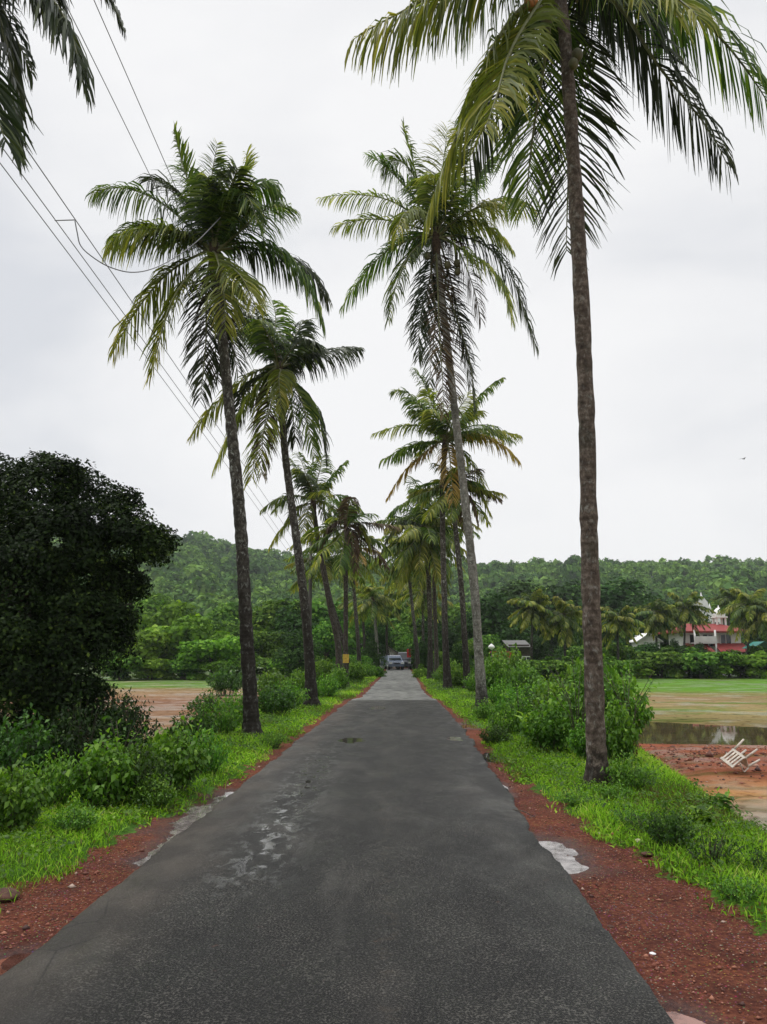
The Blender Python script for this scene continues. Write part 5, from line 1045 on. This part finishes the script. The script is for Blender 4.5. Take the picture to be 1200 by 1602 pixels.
# white hut at the left of the house
hx_, hz_ = XZ(1015, 992, 96)
hu = empty('hut', (hx_, 96, FZ), 'small white gabled hut half hidden by bushes left of the house', 'hut')
ww = 2.6; hw = hz_ - FZ - 0.8
mb = MB(); mb.prism([(-ww / 2, 0), (ww / 2, 0), (ww / 2, hw), (0, hw + 0.8), (-ww / 2, hw)], 0, 4); mb.build('wall', M['white'], hu)
mb = MB()
for s_ in (-1, 1): mb.prism([(0, hw + 0.84), (0, hw + 0.96), (s_ * (ww / 2 + .35), hw - 0.08), (s_ * (ww / 2 + .35), hw - 0.20)], -0.3, 4.3)
mb.build('roof', M['white'], hu); window(hu, 0, 0, hw - 1.2, 0.9, 1.1)
# low garden wall with white balusters in front of the house
gw = empty('garden_wall', (XZ(1098, 1040, 95)[0], 95, FZ), 'low white garden wall in front of the house', 'wall')
zt2 = XZ(1098, 1033, 95)[1] - FZ
mb = MB()
mb.box((0, 0, zt2 / 2 - .2), (7.5, 0.2, zt2 - 0.4)); mb.build('panel', M['white'], gw)
for k in range(6): mb = MB(); mb.box((-3.6 + k * 1.44, 0, zt2 / 2), (0.35, 0.35, zt2)); mb.tube([(-3.6 + k * 1.44, 0, zt2), (-3.6 + k * 1.44, 0, zt2 + .18), (-3.6 + k * 1.44, 0, zt2 + .3)], [.2, .24, .06], 10); mb.build('post', M['white'], gw)
# teal tarpaulin shelter at the right edge
tt2 = empty('shelter', (P(1194, 1015, 95)[0], 95, FZ), 'teal tarpaulin shelter at the right edge past the house', 'shelter')
zz = P(1194, 1008, 95)[2] - FZ
for x in (-1.2, 1.2):
    for y in (0, 2): mb = MB(); mb.tube([(x, y, 0), (x, y, zz)], 0.05, 6); mb.build('post', M['steel'], tt2)
mb = MB(); mb.prism([(-1.5, zz - .5), (-1.5, zz - .45), (0, zz + .35), (1.5, zz - .45), (1.5, zz - .5), (0, zz + .29)], -0.4, 2.4); mb.box((0, -0.42, zz - 1.1), (2.9, .03, 1.2)); mb.build('tarpaulin', M['teal'], tt2)
# grey shed and laterite wall right of the pale palm
sx_, sz_ = XZ(812, 1001, 84)
sh_ = empty('shed', (sx_, 84, FZ), 'shed with a pale grey sheet roof among the dark trees', 'shed')
hw = sz_ - FZ - 0.5
mb = MB(); mb.box((0, 1.5, hw / 2), (2.2, 3, hw)); mb.build('wall', M['bark'], sh_)
mb = MB(); mb.prism([(-0.5, hw - 0.25), (-0.5, hw - 0.32), (3.5, hw + 0.45), (3.5, hw + 0.52)], -1.3, 1.3, plane='yz'); mb.build('roof', M['greyroof'], sh_)
window(sh_, 0.7, 0, hw * .5, 0.8, 0.9)
lx, lz = XZ(783, 1021, 66)
lw_ = empty('laterite_wall', (lx, 66, FZ), 'orange laterite block wall stub behind the yellowish bush', 'wall')
mb = MB(); zz = lz - FZ
for rr in range(8):
    for cc in range(8): mb.box((-.70 + cc * 0.2 + (0.09 if rr % 2 else 0), 0, (rr + .5) * zz / 8), (0.19, 0.3, zz / 8 - 0.012))
mb.build('block_course', M['laterite'], lw_)
mb = MB(); mb.box((0, 0, zz + .05), (1.8, .4, .1)); mb.build('coping', M['laterite'], lw_)
# round white lamp on a post above the wall
lpx, lpz = XZ(769, 1012, 64)
lp = empty('globe_lamp', (lpx, 64, FZ), 'white globe lamp on a post left of the laterite wall', 'lamp'); zz = lpz - FZ
mb = MB(); mb.tube([(0, 0, 0), (0, 0, zz - .25)], .05, 8); mb.build('post', M['steel'], lp)
mb = MB(); mb.tube([(0, 0, zz - .26 + .52 * k / 8) for k in range(9)], [max(.02, .26 * math.sin(math.pi * k / 8)) for k in range(9)], 14, caps=False); mb.build('globe', M['white'], lp)
# house with a white gable at the end of the road
YE = 99.0
ex, ez = XZ(605, 1016, YE)
eh = empty('house', (ex, YE, 0), 'small white gabled house at the very end of the road', 'house')
mb = MB(); hw = 1.7; ww = 3.0
mb.prism([(-ww / 2, -1), (ww / 2, -1), (ww / 2, hw), (0, hw + 1.0), (-ww / 2, hw)], 0, 7); mb.build('wall', M['white'], eh)
mb = MB()
for s_ in (-1, 1): mb.prism([(0, hw + 1.04), (0, hw + 1.16), (s_ * (ww / 2 + .5), hw - 0.2), (s_ * (ww / 2 + .5), hw - 0.34)], -0.4, 7.4)
mb.build('roof', M['greyroof'], eh)
mb = MB(); mb.box((-0.6, -0.03, 0.8), (0.9, .06, 1.7)); mb.build('door', M['glassd'], eh)
window(eh, .75, 0, 1.1, .6, .7)
# red roofed house left of it
rx, rz = XZ(575, 988, 116)
rh = empty('house', (rx, 116, FZ), 'house with a dull red roof among trees left of the road end', 'house'); hw = rz - FZ - 1.2
mb = MB(); mb.box((0, 2.5, hw / 2), (5.5, 5, hw)); mb.build('wall', M['white'], rh)
mb = MB(); hip(mb, -2.75, 2.75, 0, 5, hw + 0.03, 1.3, .5, inset=2.0); mb.build('roof', M['roofred'], rh); window(rh, 0, 0, hw - 1.2, 1.2, 1.1)
# white compound wall, left of the road end
cw = empty('compound_wall', (P(572, 1040, 92)[0], 92, 0), 'low white compound wall running left from the road end', 'wall')
mb = MB(); mb.box((0, 0, 0.2), (6.0, .2, 1.6)); mb.build('panel', M['white'], cw)
for x in (-3.0, 0, 3.0): mb = MB(); mb.box((x, 0, .3), (.34, .34, 1.9)); mb.build('post', M['white'], cw)
gp_ = empty('gate_post', (P(641, 1045, 90)[0], 90, 0), 'white gate post right of the vehicles', 'post')
mb = MB(); mb.box((0, 0, .95), (.42, .42, 2.1)); mb.build('shaft', M['white'], gp_)
mb = MB(); mb.box((0, 0, 2.06), (.56, .56, .12), taper=.8); mb.build('cap', M['white'], gp_)

# ------------------------------------------------------------------ vehicles at the road end
M['paintw'] = plain('pale_car_paint', (0.12, 0.145, 0.20), 0.25, 0.04, 2, bmp=0); M['paintd'] = plain('dark_car_paint', (0.035, 0.04, 0.05), 0.25, 0.04, 2, bmp=0)
M['tyre'] = plain('tyre_rubber', (0.02, 0.02, 0.02), 0.85, 0.1, 9); M['rim'] = plain('rim_alloy', (0.5, 0.5, 0.5), 0.3, 0.1, 9, metal=0.8, bmp=0)
M['lampc'] = plain('headlight_lens', (0.75, 0.75, 0.72), 0.1, 0.05, 9, bmp=0); M['redp'] = plain('red_lens', (0.4, 0.02, 0.02), 0.2, 0.1, 9, bmp=0)
def car(x, y, rz, paint, label, van=False, sc=1.0):
    r_ = empty('parked_car', (x, y, 0.02), label, 'car', 'vehicles at the end of the road'); r_.rotation_euler.z = rz; r_.scale = (sc, sc, sc)
    # front faces -Y (towards the camera); side profile in yz
    if van: prof = [(-1.9, .35), (-1.95, .75), (-1.8, 1.0), (-1.35, 1.1), (-0.95, 1.75), (-0.6, 1.85), (1.7, 1.85), (1.9, 1.6), (1.95, .6), (1.9, .35)]
    else: prof = [(-2.0, .35), (-2.05, .62), (-1.9, .82), (-1.1, .95), (-0.45, 1.42), (0.1, 1.5), (1.2, 1.47), (1.75, 1.1), (2.0, 1.0), (2.05, .6), (2.0, .35)]
    mb = MB(); n = len(prof); w2 = .82
    def ring(xx, k): return [(xx * (1 if z < 1.0 else (1 - .20 * min(1, (z - 1.0) / .6))), a * k, z) for a, z in prof]
    V = ring(-w2, .985) + ring(-w2 * .9, 1) + ring(w2 * .9, 1) + ring(w2, .985)
    Fc = [tuple(range(n)), tuple(range(4 * n - 1, 3 * n - 1, -1))]
    for b in range(3): Fc += [(b * n + i_, b * n + (i_ + 1) % n, (b + 1) * n + (i_ + 1) % n, (b + 1) * n + i_) for i_ in range(n)]
    mb.add(V, Fc); mb.build('body', M[paint], r_)
    zt3 = 1.72 if van else 1.38; y0, y1 = (-1.33, -1.0) if van else (-1.05, -.52)
    mb = MB(); mb.add([(-.66, y0 - .03, 1.08 if van else 1.0), (.66, y0 - .03, 1.08 if van else 1.0), (.58, y1 - .03, zt3 - .05), (-.58, y1 - .03, zt3 - .05), (-.66, y0 + .02, 1.06 if van else .98), (.66, y0 + .02, 1.06 if van else .98), (.58, y1 + .03, zt3 - .05), (-.58, y1 + .03, zt3 - .05)], [(0, 1, 2, 3), (4, 7, 6, 5), (0, 4, 5, 1), (1, 5, 6, 2), (2, 6, 7, 3), (3, 7, 4, 0)]); mb.build('windscreen', M['glassd'], r_)
    for s_ in (-1, 1):
        mb = MB(); xo = s_ * .78; xi = s_ * .70
        mb.add([(xo, -.85, 1.03), (xo, 1.35, 1.03), (xi, 1.15, zt3), (xi, -.3 if not van else -.8, zt3), (xo - s_ * .04, -.85, 1.03), (xo - s_ * .04, 1.35, 1.03), (xi - s_ * .04, 1.15, zt3), (xi - s_ * .04, -.3 if not van else -.8, zt3)], [(0, 1, 2, 3), (7, 6, 5, 4), (0, 4, 5, 1), (1, 5, 6, 2), (2, 6, 7, 3), (3, 7, 4, 0)]); mb.build('side_window', M['glassd'], r_)
        mb = MB(); mb.box((s_ * .62, -2.0 if not van else -1.93, .70), (.3, .10, .17)); mb.build('headlight', M['lampc'], r_)
        mb = MB(); mb.box((s_ * .62, 2.0 if not van else 1.92, .82), (.24, .10, .2)); mb.build('tail_light', M['redp'], r_)
        mb = MB(); mb.box((s_ * .92, -.75, 1.05), (.18, .10, .12)); mb.build('mirror', M[paint], r_)
        for yy in (-1.25, 1.25):
            mb = MB(); mb.tube([(s_ * .62, yy, .31), (s_ * .84, yy, .31)], .31, 18); wh = mb.build('wheel', M['tyre'], r_)
            mb = MB(); mb.tube([(s_ * .80, yy, .31), (s_ * .855, yy, .31)], .19, 12); mb.build('rim', M['rim'], wh)
    mb = MB(); mb.box((0, -2.03 if not van else -1.95, .45), (1.5, .14, .2)); mb.build('bumper', M[paint], r_)
    mb = MB(); mb.box((0, -2.02 if not van else -1.93, .68), (.7, .08, .14)); mb.build('grille', M['glassd'], r_)
    return r_
q = P(616, 1045, 84); car(q[0], 84, R(8), 'paintw', 'pale silver car approaching at the end of the road')
q = P(633, 1045, 88); car(q[0], 88, R(-4), 'paintd', 'dark van stopped beside the pale car', van=True)
q = P(606, 1045, 92); car(q[0], 92, R(30), 'paintw', 'small white car behind the pale one, left of the road', sc=.9)
# red post box-like pillar beside the gate
rp = empty('signpost', (P(637, 1045, 86)[0] + .2, 86, 0), 'narrow red board on a post beside the dark van', 'sign')
mb = MB(); mb.tube([(0, 0, 0), (0, 0, 1.9)], .04, 8); mb.build('post', M['steel'], rp)
mb = MB(); mb.box((0, -.06, 1.75), (.45, .04, .9)); mb.build('board', M['redp'], rp)

# ------------------------------------------------------------------ overturned plastic chair on the red bund
M['plastic'] = plain('weathered_white_plastic', (0.60, 0.54, 0.46), 0.6, 0.25, 7)
cp = P(1158, 1174, 16.6); zc_ = hz1(cp[0], 16.6)
chr_ = empty('plastic_chair', (cp[0], 16.6, zc_ + 0.27), 'overturned dirty white plastic chair lying on the red earth bank', 'chair')
mb = MB(); mb.box((0, 0, 0), (.46, .44, .03)); mb.build('seat', M['plastic'], chr_, bevel=.008)
mb = MB()
for k in range(5): mb.box((-.18 + k * .09, .235 + .0, .26), (.045, .03, .42))
mb.box((0, .24, .47), (.44, .035, .08)); mb.box((0, .235, .05), (.44, .035, .05)); mb.build('backrest', M['plastic'], chr_)
for sx__ in (-1, 1):
    for sy in (-1, 1): mb = MB(); mb.tube([(sx__ * .20, sy * .19, 0), (sx__ * .235, sy * .23, -.42)], [.036, .026], 8); mb.build('leg', M['plastic'], chr_)
    mb = MB(); mb.tube([(sx__ * .23, -.20, 0), (sx__ * .25, -.20, .18), (sx__ * .25, -.12, .22), (sx__ * .24, .22, .24)], .018, 8); mb.build('armrest', M['plastic'], chr_)
chr_.rotation_euler = (R(128), R(28), R(-62)); chr_.scale = (.74, .74, .74)

# stones, litter, seedlings
M['stone'] = plain('pale_stone', (0.5, 0.42, 0.33), 0.9, 0.2, 20, bmp=0.6); M['paper'] = plain('white_litter', (0.8, 0.8, 0.8), 0.6, 0.05, 20)
M['rock'] = plain('dark_red_rock', (0.10, 0.045, 0.03), 0.9, 0.3, 12, bmp=.6)
def stone(px, py, s, mat, label, name='stone', flat=0.6, cat='stone'):
    p = G(px, py, -0.02); mb = MB(); k = 7; rr = []
    pts = [(0, 0, -s * flat * .6 + s * flat * 1.5 * q / k) for q in range(k + 1)]; rad = [max(.05, math.sin(math.pi * (q + .3) / (k + .6))) * s for q in range(k + 1)]
    mb.tube(pts, rad, 12)
    mb.v = [tuple(np.array(v) * (1 + .28 * mnoise.noise(Vector(v) / s * 1.3 + Vector((px, 0, 0))))) for v in mb.v]
    o = mb.build(name, mat, None, (p[0], p[1], hz1(p[0], p[1]) + s * flat * .15)); o.rotation_euler.z = random.random() * 6; return tag(o, label, cat)
stone(1021, 1488, 0.019, M['paper'], 'small white crumpled litter on the red shoulder at lower right', 'litter', .5, 'litter')
stone(937, 1303, 0.026, M['stone'], 'pale tan stone on the edge of the right verge')
stone(832, 1276, 0.03, M['rock'], 'dark clod on the right shoulder above the puddle', 'clod', .3, 'clod')
stone(955, 1446, 0.022, M['rock'], 'dark clod at the asphalt edge on the lower right', 'clod', .5, 'clod')
stone(1012, 1338, 0.05, M['rock'], 'reddish rock in the grass below the brown palm', 'rock', .5, 'rock')
stone(474, 1268, 0.018, M['rock'], 'lone dark pebble on the wet asphalt', 'pebble', .6, 'stone')
stone(6, 1404, 0.10, M['rock'], 'dark laterite rock at the left edge below the grass', 'rock', .6, 'rock')
stone(1000, 1322, 0.04, M['stone'], 'small half buried stone beside the reddish rock')
tw_ = MB(); a = G(800, 1268, -.01); b = G(838, 1280, -.01); tw_.tube([(0, 0, .012), tuple((b - a) * .5 + np.array((0, 0, .03))), tuple((b - a) + np.array((0, 0, .01)))], [.004, .006, .003], 6)
tag(tw_.build('twig', M['bark'], None, a), 'thin dry twig lying over the right asphalt edge', 'twig')
# spiky banana seedling by the bush on the right
M['seedling'] = leafmat('yellow_green_leaf', [(0, (0.12, 0.28, 0.02)), (1, (0.36, 0.50, 0.08))], 0.35)
p = G(826, 1172); bs = empty('banana_seedling', (p[0], p[1], 0.02), 'yellow green upright seedling in front of the right bushes', 'plant')
mb = MB(); mb.tube([(0, 0, 0), (0, 0, .3)], [.03, .02], 8); mb.build('stem', M['seedling'], bs)
for k in range(6):
    a = k * 2.4; e = random.uniform(.12, .25); hgt2 = random.uniform(.35, .55)
    pts = spline([(0, 0, .2), (math.cos(a) * e * .5, math.sin(a) * e * .5, .2 + hgt2 * .7), (math.cos(a) * e * 1.4, math.sin(a) * e * 1.4, .2 + hgt2 * .85)], 8)
    wv = np.array((-math.sin(a), math.cos(a), 0)); ws = np.sin(np.linspace(.15, 3.1, 8)) * .065
    V = np.concatenate([pts - wv * ws[:, None], pts + np.array((0, 0, -.012)), pts + wv * ws[:, None]]); Q = [(i_, i_ + 1, i_ + 9, i_ + 8) for i_ in range(7)] + [(i_ + 8, i_ + 9, i_ + 17, i_ + 16) for i_ in range(7)]
    link('leaf', mesh_np('leaf', V, np.array(Q), M['seedling'], tint=np.full(len(V), random.random()), smooth=True), bs)
# thin sapling on the muddy field, right
def sapling(px, py, top, Y, label):
    x = P(px, py, Y)[0]; zb = hz1(x, Y); zt4 = P(px, top, Y)[2]; h = zt4 - zb
    r_ = empty('sapling', (x, Y, zb), label, 'plant')
    Cs = []; mb = MB()
    for k in range(9):
        a = k * 1.1; tx = np.array((math.cos(a) * h * .28, math.sin(a) * h * .28, h * random.uniform(.6, 1)))
        mb.tube([(0, 0, 0), tuple(tx * np.array((.3, .3, .6))), tuple(tx)], [.008, .006, .003], 5)
        for q in range(18): Cs.append(tx * (0.4 + .6 * q / 18) + rng.normal(0, .05, 3))
    mb.build('stem', M['bark'], r_); Cs = np.array(Cs)
    V, Q = leaves_np(Cs, rng.normal(size=Cs.shape) * .5 + np.array((0, 0, 1)), .09, .45); link('foliage', mesh_np('foliage', V, Q, M['bush'], tint=np.repeat(rng.random(len(Cs)), 4)), r_)
sapling(1135, 1300, 1250, 8.6, 'thin sprawling sapling on the muddy field edge at right')
sapling(1105, 1330, 1275, 7.6, 'second smaller sapling nearer the bank at right')

sapling(905, 1160, 1015, 12.6, 'tall loose shoot rising left of the brown trunk above the right bushes')
sapling(862, 1150, 1045, 13.5, 'loose shoot over the top of the big leafy bush on the right')
sapling(985, 1160, 1010, 13.2, 'tall straggly shoot right of the brown trunk')
sapling(812, 1130, 1062, 16.0, 'thin shoot above the low bush by the pale palm')
sapling(185, 1235, 1120, 9.8, 'thin shoot above the left bush row near the dark tree')
sapling(300, 1210, 1115, 10.8, 'thin shoot above the right end of the left bush row')
# birds
M['bird'] = plain('bird_plumage', (0.06, 0.06, 0.065), 0.8, 0.2, 20, bmp=0)
def bird(px, py, Y, label, rz):
    p = P(px, py, Y); mb = MB()
    mb.tube([(-.16, 0, 0), (-.08, 0, 0), (0, 0, .01), (.1, 0, .01), (.16, 0, .02), (.2, 0, .015)], [.01, .03, .045, .035, .025, .004], 8)
    for s_ in (-1, 1):
        mb.add([(.07, s_ * .03, .01), (-.05, s_ * .03, .01), (-.03, s_ * .2, .09), (.06, s_ * .2, .10), (-.08, s_ * .42, .04), (-.03, s_ * .40, .055), (.01, s_ * .1, .02)], [(0, 3, 2, 1), (3, 5, 4, 2)])
    o = mb.build('bird', M['bird'], None, p); o.rotation_euler.z = rz; return tag(o, label, 'bird', 'birds in the sky')
bird(1163, 718, 60, 'tiny bird alone in the sky at far right', .4); bird(761, 785, 45, 'small bird gliding right of the pale palm trunk', 2.5)

# ------------------------------------------------------------------ haze
mb = MB(); mb.box((0, 440, 40), (2600, 1100, 86)); hzo = mb.build('haze', None)
m, t, o = newmat('thin_monsoon_haze'); pv = N(t, 'ShaderNodeVolumePrincipled', i_Density=0.00022); pv.inputs['Color'].default_value = (0.92, 0.96, 1.0, 1); pv.inputs['Anisotropy'].default_value = 0.2
L(t, pv.outputs[0], o.inputs['Volume']); hzo.data.materials.clear(); hzo.data.materials.append(m); tag(hzo, 'thin pale haze over the fields and hills', 'haze', kind='stuff')
